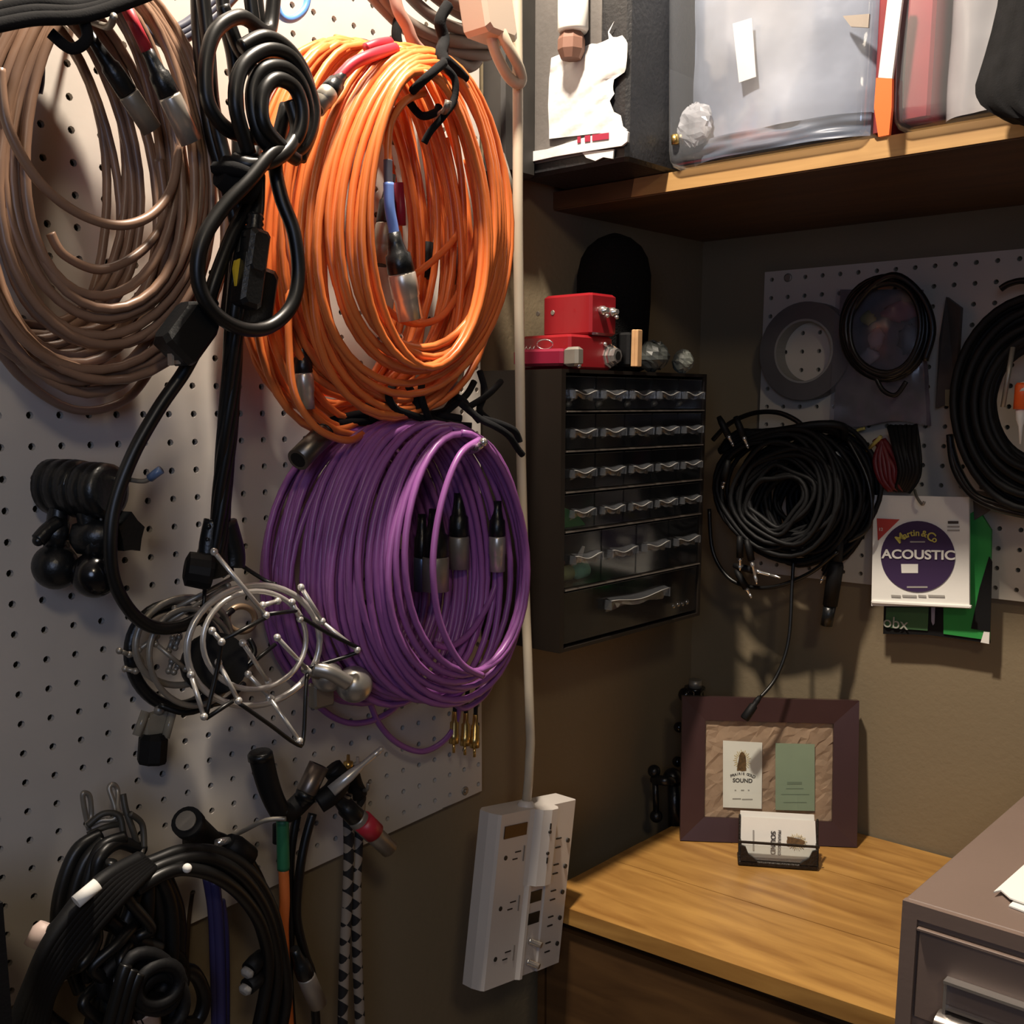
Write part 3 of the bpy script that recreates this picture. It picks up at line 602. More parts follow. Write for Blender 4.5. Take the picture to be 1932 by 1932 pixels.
MB().tube(cr_spline(wpts([(408, 318, 0.13), (440, 318, 0.15), (475, 330, 0.15)]), 5), 0.0055, 8).build('tie_tail', FABK, k2)
m_ = MB()
for k in range(7):
    a_ = k*2*PI/7
    L = [(462+10*math.cos(a_), 430+k, 0.12+0.008*math.sin(a_)), (452+11*math.cos(a_+.6), 520, 0.125+0.01*math.sin(a_+.6)), (442+9*math.cos(a_+1.2), 620, 0.12+0.01*math.sin(a_+1.2)), (436+9*math.cos(a_+2), 720, 0.11+0.008*math.sin(a_+2)),
         (428+10*math.cos(a_+2.8), 820, 0.10+0.008*math.sin(a_+2.8)), (420+9*math.cos(a_+3.8), 920, 0.09+0.008*math.sin(a_+3.8)), (413+10*math.cos(a_+4.6), 1010, 0.085+0.008*math.sin(a_+4.6)), (402+11*math.cos(a_+5), 1085, 0.08+0.008*math.sin(a_+5))]
    m_.tube(cr_spline(wpts(L), 6), 0.0046, 8)
m_.build('strap_of_cords', BLK, k2)
k3 = cordthing('mains_cable', 'black cord that swings left from its plug and curves down round the shock mounts', 'cable', [
    [(470, 385, 0.13), (440, 440, 0.13), (405, 530, 0.13), (385, 600, 0.125), (372, 640, 0.12)],
    [(372, 655, 0.11), (345, 705, 0.105), (300, 770, 0.10), (252, 855, 0.095), (218, 945, 0.09), (208, 1020, 0.088), (215, 1095, 0.085), (248, 1155, 0.085), (290, 1183, 0.085), (340, 1182, 0.085), (385, 1160, 0.085)]], 0.0056, BLK)
p_ = W(352, 630, 0.125)
MB().obox(p_, (W(385, 590, .125)-W(330, 665, .125)).normalized(), Vector((1, 0, 0)), (W(385, 590, .125)-W(330, 665, .125)).normalized().cross(Vector((1, 0, 0))), 0.022, 0.013, 0.016, 0.004).build('plug_body', BLK2, k3)
MB().lathe(W(398, 565, 0.125), W(378, 600, 0.125), [(0, 0.007), (1, 0.011)], 12).build('strain_relief', BLK2, k3)
for d in (0, 12): MB().obox(W(322+d, 672-d*0.2, 0.125), Vector((0, 1, 0)), Vector((1, 0, 0)), Vector((0, 0, 1)), 0.001, 0.003, 0.007).build('prong', NICK, k3)
k4 = empty('power_connector', W(462, 580, 0.14), 'black appliance connector with a yellow tag hanging inside the big cord loop', 'plug')
MB().tube(cr_spline(wpts([(488, 330, 0.13), (486, 390, 0.135), (480, 430, 0.138)]), 6), 0.0055, 10).build('cord', BLK, k4)
MB().lathe(W(482, 405, 0.138), W(477, 455, 0.14), [(0, .0058), (.12, .0070), (.2, .0058), (.34, .0074), (.42, .006), (.56, .0080), (.64, .0066), (.78, .0090), (1, .0095)], 14).build('strain_relief', BLK2, k4)
dz = (W(477, 450, .14)-W(465, 540, .14)).normalized(); dx_ = dz.cross(Vector((1, 0, 0))).normalized()
MB().obox(W(479, 476, 0.142), dx_, dz, dx_.cross(dz), 0.0095, 0.0175, 0.009, 0.003).build('plug_body', BLK2, k4)
MB().obox(W(469, 528, 0.140), dx_, dz, dx_.cross(dz), 0.0100, 0.022, 0.010, 0.003).build('plug_nose', BLK2, k4)
MB().obox(W(470, 562, 0.12), dx_, dz, dx_.cross(dz), 0.020, 0.026, 0.012, 0.004).build('rear_plug', BLK2, k4)
MB().prism(wpts([(462, 482, .137), (441, 492, .137), (438, 508, .137), (442, 540, .137), (451, 530, .137), (454, 505, .137)]), Vector((0.003, 0, 0))).build('yellow_tag', YEL, k4)
# ================================================================== CLIP MOUNTS with ball knobs (left)
hook('long hook with a blue vinyl tip sticking out beside the black clip mounts', [(182, 880, 0.05), (190, 903, 0.06), (235, 904, 0.085), (270, 908, 0.105), (286, 900, 0.115), (300, 888, 0.12)], 0.0019, DSTEEL, None)
hk = [o for o in COL.objects if o.name.startswith('peg_hook')][-1]
MB().tube(wpts([(283, 902, .113), (293, 894, .118), (304, 886, .122)]), 0.0034, 10).build('vinyl_tip', mat('blue_vinyl', (0.10, 0.16, 0.30), 0.3), hk)
def clipmount(label, cx, cy, x, col_, bx, by, seed):
    rt = empty('clip_mount', W(bx, by+40, x), label, 'clamp', 'black ball knob clip mounts')
    m1 = MB()
    m1.lathe(W(cx-34, cy+2, x-0.018), W(cx+34, cy+4, x+0.018), [(0, .016), (.06, .0225), (.25, .0225), (.28, .0215), (.34, .0215), (.37, .0225), (.6, .0225), (.63, .0213), (.7, .0225), (.95, .0215), (1, .017)], 26)
    m1.build('clamp_barrel', BLK2, rt)
    MB().tube(cr_spline(wpts([(cx-14, cy+30, x), (cx-20+seed*12, cy+70, x), (bx-2, by-62, x)]), 5), 0.0085, 10).build('arm', BLK2, rt)
    MB().lathe(W(bx-16, by-66, x), W(bx+22, by-58, x+0.006), [(0, .011), (.2, .014), (.8, .014), (1, .010)], 16).build('joint', BLK2, rt)
    MB().ball(W(bx, by, x+0.004), 0.0185, 24, 16).build('ball_knob', col_, rt)
    MB().lathe(W(bx+3, by-48, x), W(bx, by-12, x), [(0, .009), (1, .013)], 14).build('neck', BLK2, rt)
    return rt
GL = mat('black_gloss', (0.006, 0.006, 0.007), 0.16)
cm1 = clipmount('left of the two black clip mounts, dull ball knob at its bottom', 128, 916, 0.035, BLK2, 105, 1069, 0)
cm2 = clipmount('right of the two black clip mounts, glossy ball knob and star shaped screw knob', 176, 922, 0.060, GL, 178, 1085, 1)
m_ = MB()
kc = W(228, 1005, 0.07); star = []
for i in range(10):
    a_ = 2*PI*i/10+0.25; rr_ = 0.0140 if i % 2 == 0 else 0.0105
    star.append(kc+Vector((0, math.cos(a_)*rr_*0.85, math.sin(a_)*rr_*1.25)))
m_.prism(star, Vector((0.012, 0.003, 0))).build('star_knob', BLK2, cm2)
MB().lathe(W(132, 1018, 0.05), W(230, 1006, 0.075), [(0, .004), (.1, .012), (.5, .016), (.8, .013), (1, .006)], 16).build('cross_shaft', BLK2, cm2)
MB().ball(W(72, 1020, 0.045), 0.0045).build('screw_end', BLK2, cm1)
MB().tube(cr_spline(wpts([(72, 1020, .045), (90, 1000, .045), (112, 985, .045)]), 4), 0.006, 8).build('lever', BLK2, cm1)
MB().tube(cr_spline(wpts([(205, 950, .07), (190, 966, .07), (194, 996, .07)]), 4), 0.0013, 6).build('wire_clip', DSTEEL, cm2)
# ================================================================== SHOCK MOUNTS
def loop_px(cx, cy, a, b, x, ang=0.0, n=40, k=0.0):
    out = []
    for i in range(n):
        t_ = 2*PI*i/n; u, v = a*math.cos(t_), b*math.sin(t_)
        out.append(W(cx+u*math.cos(ang)-v*math.sin(ang), cy+u*math.sin(ang)+v*math.cos(ang), x+k*math.cos(t_)))
    return out
sm = empty('shock_mount', W(530, 1400, 0.10), 'front silver wire shock mount with two rings and black elastic bands, before the purple coils', 'shock mount')
MB().tube(loop_px(478, 1218, 127, 112, 0.105, -0.35), 0.0030, 10, True).build('outer_ring', STEEL, sm)
MB().tube(loop_px(480, 1208, 98, 92, 0.118, -0.30), 0.0024, 10, True).build('inner_ring', STEEL, sm)
for A_, B_ in (((404, 1041, .115), (502, 1161, .13)), ((568, 1108, .11), (608, 1172, .115)), ((360, 1273, .11), (385, 1352, .12)), ((508, 1316, .105), (565, 1398, .125)), ((604, 1171, .11), (674, 1226, .13)),
               ((412, 1250, .12), (450, 1322, .13)), ((458, 1213, .125), (506, 1286, .105)), ((468, 1272, .10), (512, 1318, .105)), ((523, 1203, .13), (582, 1266, .11)), ((496, 1142, .125), (524, 1134, .12)), ((551, 1136, .12), (566, 1168, .12)), ((400, 1190, .12), (418, 1211, .125))):
    rd = MB().tube([W(*A_), W(*B_)], 0.0021, 8); rd.ball(W(*A_), 0.0034, 10, 6); rd.ball(W(*B_), 0.0034, 10, 6); rd.build('strut', STEEL, sm)
for L in ([(502, 1165, .13), (418, 1209, .125)], [(418, 1209, .125), (410, 1262, .122), (388, 1354, .12)], [(388, 1356, .12), (440, 1322, .128)], [(450, 1326, .13), (510, 1368, .13), (558, 1403, .126), (572, 1396, .122), (577, 1300, .118), (580, 1268, .11)],
          [(580, 1260, .11), (640, 1243, .12), (676, 1230, .13)], [(676, 1222, .13), (620, 1195, .125), (562, 1160, .12)], [(505, 1159, .13), (560, 1152, .12)], [(448, 1062, .08), (500, 1095, .09), (520, 1102, .10)], [(387, 1100, .08), (384, 1150, .09)], [(520, 1215, .09), (465, 1260, .09)]):
    MB().tube(cr_spline(wpts(L), 4) if len(L) > 2 else wpts(L), 0.0019, 8).build('elastic_band', BLK, sm)
sm2 = empty('shock_mount', W(330, 1330, 0.05), 'rear shock mount with dull rings and a wide black hoop, left of the front one', 'shock mount')
MB().tube(loop_px(330, 1238, 84, 96, 0.035, -0.25), 0.0058, 10, True).build('black_hoop', BLK2, sm2)
MB().tube(loop_px(345, 1210, 92, 80, 0.060, -0.5), 0.0030, 10, True).build('outer_ring', DSTEEL, sm2)
MB().tube(loop_px(362, 1240, 80, 92, 0.075, -0.2), 0.0026, 10, True).build('inner_ring', DSTEEL, sm2)
for A_, B_ in (((294, 1215, .07), (350, 1262, .08)), ((225, 1228, .05), (244, 1235, .05)), ((236, 1262, .05), (256, 1266, .055)), ((262, 1226, .06), (296, 1200, .06)), ((318, 1228, .06), (326, 1204, .06)), ((330, 1222, .06), (338, 1202, .06)),
               ((318, 1266, .06), (324, 1248, .06)), ((328, 1268, .065), (336, 1256, .065)), ((330, 1148, .07), (440, 1090, .08)), ((305, 1180, .07), (430, 1105, .08))):
    rd = MB().tube([W(*A_), W(*B_)], 0.0021, 8); rd.ball(W(*A_), 0.003, 8, 6); rd.ball(W(*B_), 0.003, 8, 6); rd.build('strut', DSTEEL, sm2)
MB().tube(cr_spline(wpts([(248, 1235, .05), (262, 1238, .055), (268, 1252, .055), (262, 1264, .055), (248, 1266, .05)]), 5), 0.0020, 8).build('bent_wire', DSTEEL, sm2)
MB().lathe(W(395, 1255, 0.05), W(412, 1250, 0.085), [(0, .026), (.5, .028), (1, .026)], 24).build('base_disc', BLKM, sm2)
MB().tube(loop_px(455, 1168, 26, 24, 0.03, 0), 0.0030, 10, True).build('bracket_ring', mat('tan_metal', (0.35, 0.24, 0.15), 0.4, 0.5), sm2)
for L in ([(300, 1330, .05), (350, 1345, .06), (400, 1330, .06)], [(410, 1175, .05), (440, 1150, .05)], [(470, 1205, .04), (480, 1230, .045), (462, 1262, .05), (440, 1258, .05)], [(462, 1212, .045), (450, 1240, .05), (460, 1268, .05)], [(395, 1330, .07), (430, 1320, .06), (460, 1290, .05)]):
    MB().tube(cr_spline(wpts(L), 4) if len(L) > 2 else wpts(L), 0.0028, 8).build('elastic_band', BLK, sm2)
# black joint knob above the shock mounts
kb = empty('swivel_joint', W(395, 1095, 0.07), 'black swivel joint with a ribbed knob above the shock mounts', 'clamp')
m_ = MB(); ks, ke = W(348, 1072, 0.085), W(400, 1080, 0.095)
m_.lathe(ks, ke, [(0, .009), (.1, .0145), (.85, .0155), (1, .014)], 14, False); m_.build('ribbed_knob', BLKM, kb)
m_ = MB(); m_.tube(cr_spline(wpts([(415, 985, .085), (405, 1040, .085), (412, 1085, .085)]), 5), 0.016, 10, flat=0.6); m_.tube(cr_spline(wpts([(425, 985, .085), (440, 1040, .085), (440, 1070, .085)]), 5), 0.010, 10); m_.build('yoke', BLK2, kb)
for q in ((394, 994), (442, 994), (392, 1018)): MB().ball(W(q[0], q[1], 0.09), 0.0026, 8, 6).build('rivet', BLK2, kb)
# clear clamp with black plug at lower left of shock mounts
cl = empty('clear_clamp', W(290, 1435, 0.03), 'clear plastic thumb clamp ending in a square black plug, below the rear shock mount', 'clamp')
m_ = MB(); m_.tube(wpts([(275, 1342, .04), (258, 1388, .04)]), 0.004, 6); m_.tube(wpts([(325, 1345, .045), (312, 1392, .045)]), 0.004, 6); m_.obox(W(292, 1365, 0.035), Vector((0, 1, 0)), Vector((0, 0, 1)), Vector((1, 0, 0)), 0.012, 0.010, 0.006, 0.002)
m_.build('clear_arms', mat('cloudy_plastic', (0.30, 0.27, 0.21), 0.2, alpha=0.75), cl)
MB().lathe(W(290, 1385, 0.04), W(286, 1440, 0.04), [(0, .0090), (.15, .0128), (.9, .0128), (1, .0118)], 8, False).build('black_plug', BLKM, cl)
MB().ball(W(300, 1340, 0.04), 0.0045).build('pivot', DSTEEL, cl)
# silver balls
sb = empty('ball_clamp', W(650, 1320, 0.10), 'pair of satin silver balls on a clamp arm, in front of the purple coil bottoms', 'clamp')
SB = mat('satin_silver', (0.50, 0.47, 0.42), 0.32, 0.75)
MB().ball(W(618, 1276, 0.10), 0.0150, 24, 14).build('rear_ball', SB, sb)
MB().ball(W(668, 1291, 0.115), 0.0175, 28, 16).build('front_ball', SB, sb)
MB().tube(cr_spline(wpts([(592, 1262, .115), (620, 1268, .125), (645, 1282, .13), (658, 1290, .132)]), 5), 0.0045, 8, flat=1.6).build('clamp_arm', SB, sb)
MB().obox(W(606, 1310, 0.09), Vector((0, 1, 0)), Vector((0, 0, 1)), Vector((1, 0, 0)), 0.012, 0.012, 0.006, 0.002).build('foot', mat('hazy_metal', (0.25, 0.23, 0.2), 0.4, 0.6), sb)
MB().tube(wpts([(574, 1262, .11), (600, 1275, .105)]), 0.004, 8).build('pin', DSTEEL, sb)
# ================================================================== LOWER ADAPTERS
ad = empty('adapter_lead', W(505, 1540, 0.07), 'matte black cable plug pointing up left at the head of the lower tangle', 'plug')
MB().tube(cr_spline(wpts([(492, 1425, .07), (503, 1470, .07), (515, 1505, .07), (530, 1535, .07)]), 6), 0.0115, 14, rfun=lambda t_: 1.0-0.15*t_).build('plug_body', BLKM, ad)
MB().lathe(W(492, 1432, .07), W(490, 1418, .07), [(0, .0118), (.7, .0118), (1, .0100)], 16).build('rim', BLK2, ad)
MB().tube(cr_spline(wpts([(528, 1530, .07), (545, 1532, .07), (560, 1520, .07), (580, 1500, .07)]), 6), 0.010, 12).build('elbow', BLKM, ad)
ad2 = empty('adapter_lead', W(580, 1510, 0.075), 'dark silver cable plug pointing up right between the black plug and the jack', 'plug')
xlr(ad2, W(566, 1520, .075), W(602, 1443, .08), 0.0100, None, mat('tarnished_metal', (0.23, 0.19, 0.16), 0.35, 0.85), split=0.32, ring=False)
ad3 = empty('jack_plug', W(640, 1500, 0.08), 'long quarter inch jack plug with a steel shaft pointing to the upper right', 'plug')
a_, b_ = W(625, 1493, .09), W(723, 1410, .11)
MB().lathe(a_, b_, [(0, .0062), (.35, .0055), (.55, .0038), (.58, .0030), (.82, .0030), (.83, .0026), (.85, .0030), (.92, .0030), (.93, .0022), (.96, .0032), (1, .0014)], 16).build('shaft', STEEL, ad3)
MB().tube(cr_spline(wpts([(626, 1448, .07), (640, 1470, .075), (628, 1495, .085), (600, 1515, .08)]), 5), 0.011, 12).build('plug_body', BLKM, ad3)
ad4 = empty('cable_plug', W(700, 1580, 0.09), 'silver cable plug with a red band pointing down right over the board edge', 'plug')
xlr(ad4, W(628, 1500, .085), W(735, 1602, .10), 0.0105, None, DSTEEL, split=0.40)
MB().lathe(W(682, 1548, .094), W(706, 1571, .097), [(0, .0112), (1, .0112)], 16).build('red_band', RED, ad4)
ad5 = empty('phono_plug', W(657, 1450, 0.05), 'small gold phono plug pointing up behind the jack plug', 'plug')
MB().lathe(W(657, 1450, .05), W(657, 1424, .05), [(0, .0055), (.5, .005), (.55, .002), (1, .0016)], 12).build('shell', GOLD, ad5)
MB().lathe(W(675, 1450, .05), W(675, 1428, .05), [(0, .005), (.5, .0045), (.55, .002), (1, .0016)], 12).build('second_shell', NICK, ad5)
MB().tube(cr_spline(wpts([(660, 1450, .05), (668, 1480, .05), (678, 1500, .05)]), 4), 0.009, 10).build('plug_body', BLKM, ad5)
hook('thin wire hook bar behind the lower black plugs', [(410, 1585, .03), (450, 1572, .05), (500, 1548, .075), (540, 1545, .09)], 0.0022)
# green taped cable
gc = empty('taped_cable', W(537, 1930, 0.06), 'orange cable with green and black tape hanging from the lower plugs', 'cable')
MB().tube(cr_spline(wpts([(533, 1545, .07), (534, 1600, .07), (535, 1640, .07)]), 5), 0.0062, 12).build('green_tape', GREEN, gc)
MB().tube(cr_spline(wpts([(526, 1555, .062), (526, 1590, .062)]), 4), 0.0060, 10).build('black_tape', BLKM, gc)
MB().tube(cr_spline(wpts([(535, 1636, .07), (537, 1700, .07), (535, 1760, .068), (540, 1850, .065), (548, 1990, .06)]), 5), 0.0052, 10).build('orange_cord', ORG, gc)
gb = cordthing('lead_bundle', 'thin black leads falling beside the orange taped cable', 'cable', [
    [(590, 1535, .07), (575, 1590, .07), (565, 1650, .07), (560, 1730, .065), (575, 1800, .065), (590, 1850, .065), (600, 1990, .06)], [(560, 1540, .06), (548, 1620, .06), (548, 1750, .06), (545, 1850, .06), (555, 1990, .06)]], 0.0045, BLK)
xlr(gb, W(555, 1790, .075), W(600, 1895, .075), 0.0092, None, mat('frosted_metal', (0.42, 0.38, 0.33), 0.5, 0.6), split=0.48, ring=False)
# checked braided cable
sn = empty('braided_cable', W(660, 1930, 0.05), 'black and white checked braided cable hanging doubled over the board edge', 'cable')
for L in ([(655, 1500, .055), (658, 1600, .055), (655, 1700, .055), (650, 1800, .055), (645, 1990, .055)], [(682, 1490, .05), (676, 1580, .05), (672, 1680, .055), (674, 1800, .055), (682, 1990, .055)]):
    MB().tube(cr_spline(wpts(L), 8), 0.0056, 12).build('braid', SNAKE, sn)
hook('small hook carrying the checked braided cable', [(668, 1480, .0), (680, 1490, .04), (692, 1490, .07), (695, 1478, .075)], 0.002)
# ================================================================== LOWER LEFT BLACK TANGLE
tl = [
 ('black cable arching over from the knot to the right, then down past the orange cable', [[(215, 1655, .10), (290, 1625, .10), (350, 1605, .10), (420, 1612, .10), (475, 1650, .10), (510, 1710, .095), (530, 1790, .09), (540, 1880, .085), (520, 1990, .08)],
   [(240, 1668, .105), (310, 1632, .105), (380, 1618, .105), (445, 1645, .105), (490, 1700, .10), (515, 1770, .095), (522, 1850, .09), (500, 1990, .085)]], 0.0062),
 ('glossy black cable with a white stud, inner of the arches over the blue cord', [[(255, 1680, .11), (310, 1648, .11), (355, 1640, .11), (410, 1655, .11), (460, 1695, .105), (495, 1755, .10), (505, 1840, .095), (475, 1990, .09)]], 0.0060),
 ('black cable drooping behind the arches near the wall', [[(350, 1590, .06), (410, 1580, .06), (465, 1620, .06), (500, 1690, .06), (520, 1780, .06), (525, 1900, .06), (530, 1990, .06)]], 0.0055),
 ('black cable coil hanging at the far lower left', [[(190, 1575, .07), (145, 1605, .07), (115, 1680, .07), (108, 1760, .07), (130, 1840, .07)], [(195, 1585, .075), (160, 1625, .075), (135, 1700, .075), (125, 1790, .075), (150, 1870, .075)], [(235, 1580, .08), (190, 1600, .08), (165, 1660, .08), (155, 1740, .08), (165, 1850, .08)],
   [(270, 1605, .08), (225, 1590, .08), (190, 1615, .085), (182, 1660, .085), (205, 1690, .09), (250, 1680, .09)], [(260, 1620, .085), (245, 1640, .09), (205, 1660, .09)]], 0.0056),
 ('black cables twisting down the middle of the lower left tangle', [[(265, 1650, .10), (245, 1720, .10), (215, 1800, .10), (205, 1880, .10), (190, 1990, .10)], [(280, 1660, .10), (275, 1740, .10), (250, 1820, .10), (240, 1990, .10)], [(285, 1650, .095), (300, 1720, .095), (300, 1790, .095), (280, 1990, .095)], [(255, 1660, .09), (225, 1740, .09), (190, 1860, .09), (160, 1990, .09)],
   [(200, 1730, .105), (250, 1770, .105), (300, 1790, .105)], [(295, 1640, .10), (320, 1700, .10), (325, 1780, .10), (318, 1860, .10)], [(310, 1650, .09), (335, 1720, .09), (335, 1800, .09), (320, 1860, .09)], [(330, 1830, .09), (365, 1835, .09), (385, 1880, .09), (372, 1925, .09), (340, 1930, .09)]], 0.0064),
]
rq = random.Random(31)
for nm_, (sx_, sy_) in (('loose black cable looping across the upper half of the lower left tangle', (230, 1640)), ('loose black cable winding down the left half of the lower left tangle', (180, 1700))):
    cs_ = []
    for k in range(3):
        q_ = [(sx_+rq.uniform(-20, 20), sy_+rq.uniform(-20, 20), .10)]
        for j in range(7): q_.append((min(330, max(85, q_[-1][0]+rq.uniform(-55, 50))), q_[-1][1]+rq.uniform(8, 62), .105+rq.uniform(-.012, .012)))
        cs_.append(q_)
    tl.append((nm_, cs_, 0.0048))
for lb, cs, r_ in tl: cordthing('black_cable', lb, 'cable', cs, r_, BLK)
g_ = [o for o in COL.objects if o.get('label', '').startswith('glossy black cable')][0]
MB().ball(W(353, 1638, .117), 0.0040, 12, 8).build('stud', PAPER, g_)
# wide black strap with white label
st = empty('cable_strap', W(150, 1930, 0.12), 'broad black cable bundle slanting down left with a small white label', 'cable')
m_ = MB()
for k in range(7):
    o_ = (k-3)*7; m_.tube(cr_spline(wpts([(275+o_*0.5, 1628+o_*0.4, .105), (215+o_, 1672+o_*0.6, .12), (160+o_, 1730+o_*0.7, .125), (108+o_*0.8, 1800+o_*0.9, .125), (70+o_*0.8, 1880+o_*0.5, .12), (40+o_*1.6, 1990, .12)]), 6), 0.0062, 8)
m_.build('bundled_cords', BLKM, st)
a_, b_ = W(143, 1702, .135), W(184, 1668, .135)
MB().lathe(a_, b_, [(0, .0052), (1, .0052)], 16).build('white_label', PAPER, st)
kn = empty('black_cable', W(290, 1930, 0.11), 'lump of knotted black cable at the bottom of the lower left tangle', 'cable')
m_ = MB(); rr = random.Random(5)
for k in range(9):
    cx_, cy_ = 270+rr.uniform(-35, 35), 1870+rr.uniform(-30, 30)
    m_.tube(loop_px(cx_, cy_, 45+rr.uniform(-8, 14), 40+rr.uniform(-10, 14), 0.09+0.004*k, rr.uniform(-1, 1), 24), 0.0060, 7, True)
m_.build('knot', BLKM, kn)
for k in range(3):
    L = [(238+k*12, 1820+k*8, .125), (225+k*12, 1860+k*6, .125), (190+k*14, 1990, .12)]
    MB().tube(cr_spline(wpts(L), 5), 0.005, 8).build('cord', BLK, kn)
# white small plugs left/bottom
for (px, py, ex, ey, lb, mm) in ((90, 1742, 66, 1788, 'blurred pale plug end poking out left of the black strap', mat('pale_plug', (0.62, 0.48, 0.43), 0.5)), (92, 1845, 78, 1886, 'grey plug hanging under the black strap', mat('grey_plug', (0.22, 0.19, 0.17), 0.5)), (232, 1905, 226, 1990, 'pale pink plug end at the bottom edge among the black cables', mat('pink_plug', (0.5, 0.36, 0.33), 0.5))):
    t = MB().lathe(W(px, py, .10), W(ex, ey, .10), [(0, .006), (.3, .009), (1, .009)], 12)
    tag(t.build('plug_end', mm), lb, 'plug')
t = MB().tube(cr_spline(wpts([(268, 1905, .11), (275, 1925, .11), (278, 1990, .11)]), 4), 0.012, 10); tag(t.build('tan_plug', mat('tan_plug', (0.28, 0.20, 0.16), 0.5)), 'tan plug at the bottom edge right of the pink one', 'plug')
t = MB().tube(wpts([(205, 1935, .11), (225, 1940, .11)]), 0.006, 8); tag(t.build('red_plug', RED), 'red plug end cut by the bottom edge of the picture', 'plug')
# clear plug ends at right of tangle
for (q, e, lb) in (((495, 1800), (470, 1830), 'upper of the two stubby black plugs with clear tips beside the arches'), ((500, 1835), (466, 1862), 'lower of the two stubby black plugs with clear tips beside the arches')):
    r_ = empty('stub_plug', W(*q, .09), lb, 'plug')
    MB().lathe(W(*q, .09), W(*e, .095), [(0, .006), (.5, .008), (1, .008)], 12).build('plug_body', BLKM, r_)
    MB().lathe(W(*e, .095), W(e[0]-8, e[1]+12, .096), [(0, .006), (.6, .0065), (1, .004)], 12).build('clear_tip', mat('clear_tip', (0.5, 0.48, 0.45), 0.15, alpha=0.6), r_)
# wire loops of hooks above the tangle
for (L, lb) in (([(168, 1565, .05), (160, 1530, .05), (156, 1500, .05), (162, 1496, .05), (170, 1505, .05), (172, 1540, .05), (165, 1558, .055), (190, 1548, .06), (215, 1545, .065), (222, 1530, .065)], 'left wire hook with a rounded loop above the lower left tangle'),
                ([(222, 1560, .06), (216, 1520, .055), (206, 1488, .05), (214, 1480, .05), (222, 1492, .05), (224, 1530, .06), (245, 1535, .07), (265, 1550, .075), (272, 1580, .08), (268, 1610, .085)], 'right wire hook with a tall loop above the lower left tangle')):
    hook(lb, L, 0.0022)
cordthing('grey_lead', 'thin grey lead looped over the wire hooks at lower left', 'cable', [[(165, 1558, .06), (195, 1535, .065), (225, 1540, .07), (235, 1580, .075), (255, 1600, .08)], [(232, 1498, .07), (238, 1530, .075), (252, 1570, .08), (262, 1605, .08)], [(245, 1535, .08), (268, 1555, .08), (272, 1600, .085)], [(165, 1575, .06), (200, 1560, .065), (225, 1555, .065)]], 0.0026, mat('smoke_jacket', (0.05, 0.045, 0.035), 0.5))
ax_ = empty('jack_socket', W(360, 1590, 0.07), 'black socket barrel standing up behind the black arches', 'plug')
MB().lathe(W(405, 1600, .05), W(352, 1550, .08), [(0, .009), (.2, .0125), (.8, .0125), (.86, .0138), (1, .0138)], 18).build('barrel', BLKM, ax_)
MB().lathe(W(352, 1550, .08), W(350, 1548, .081), [(0, .009), (1, .009)], 18).build('socket', DSTEEL, ax_)
bp = empty('black_plug', W(450, 1610, 0.08), 'short black plug with a bright steel stub lying on the black arches', 'plug')
MB().lathe(W(430, 1588, .09), W(468, 1618, .09), [(0, .008), (.3, .011), (1, .011)], 14).build('plug_body', BLKM, bp)
MB().lathe(W(408, 1590, .09), W(432, 1586, .09), [(0, .0032), (1, .0036)], 10).build('stub', CHR, bp)
cordthing('blue_cable', 'dark violet blue cord hanging straight down under the black arches', 'cable', [[(392, 1655, .06), (402, 1720, .06), (406, 1820, .06), (410, 1990, .06)], [(405, 1660, .065), (412, 1740, .065), (416, 1840, .065), (418, 1990, .065)], [(415, 1700, .06), (422, 1760, .06), (424, 1900, .06), (422, 1990, .06)]], 0.0050, BLUEC)
cordthing('short_wire', 'thin brown wire hanging straight against the wall left of the blue cord', 'cable', [[(363, 1685, .015), (356, 1740, .015), (352, 1815, .015)]], 0.0020, mat('brown_wire', (0.05, 0.03, 0.015), 0.5))
# tall black case at the left border
tc_ = MB().box((0.13, -0.42, FZ), (0.19, W(2, 1660, 0.19).y, -0.262), 0.0).build('equipment_case', BLKM)
tag(tc_, 'tall black equipment case whose edge shows at the lower left border', 'case')
# ================================================================== SMALL PARTS ORGANISER
CXF, CYL, CYR, CZB, CZT = 0.120, 0.567, 0.872, -0.223, 0.098
org_ = empty('drawer_organiser', ((WX+CXF)/2, (CYL+CYR)/2, CZB), 'dark brown small parts cabinet with rows of clear drawers, mounted between cream cable and corner', 'cabinet')
th = 0.004
MB().box((WX+0.001, CYL, CZT-th), (CXF, CYR, CZT)).build('top_panel', CABM, org_)
MB().box((WX+0.001, CYL, CZB), (CXF, CYR, CZB+th)).build('bottom_panel', CABM, org_)
MB().box((WX+0.001, CYL, CZB+th), (CXF, CYL+0.0075, CZT-th)).build('side_panel', CABM, org_)
MB().box((WX+0.001, CYR-0.006, CZB+th), (CXF, CYR, CZT-th)).build('side_panel', CABM, org_)
MB().box((WX+0.001, CYL+0.0075, CZB+th), (WX+0.004, CYR-0.006, CZT-th)).build('back_panel', CABM, org_)
rows = [(0.094, 0.0515, 5), (0.0515, 0.007, 5), (0.007, -0.039, 5), (-0.039, -0.084, 5), (-0.084, -0.151, 4), (-0.151, -0.2165, 1)]
ya, yb = CYL+0.0085, CYR-0.007
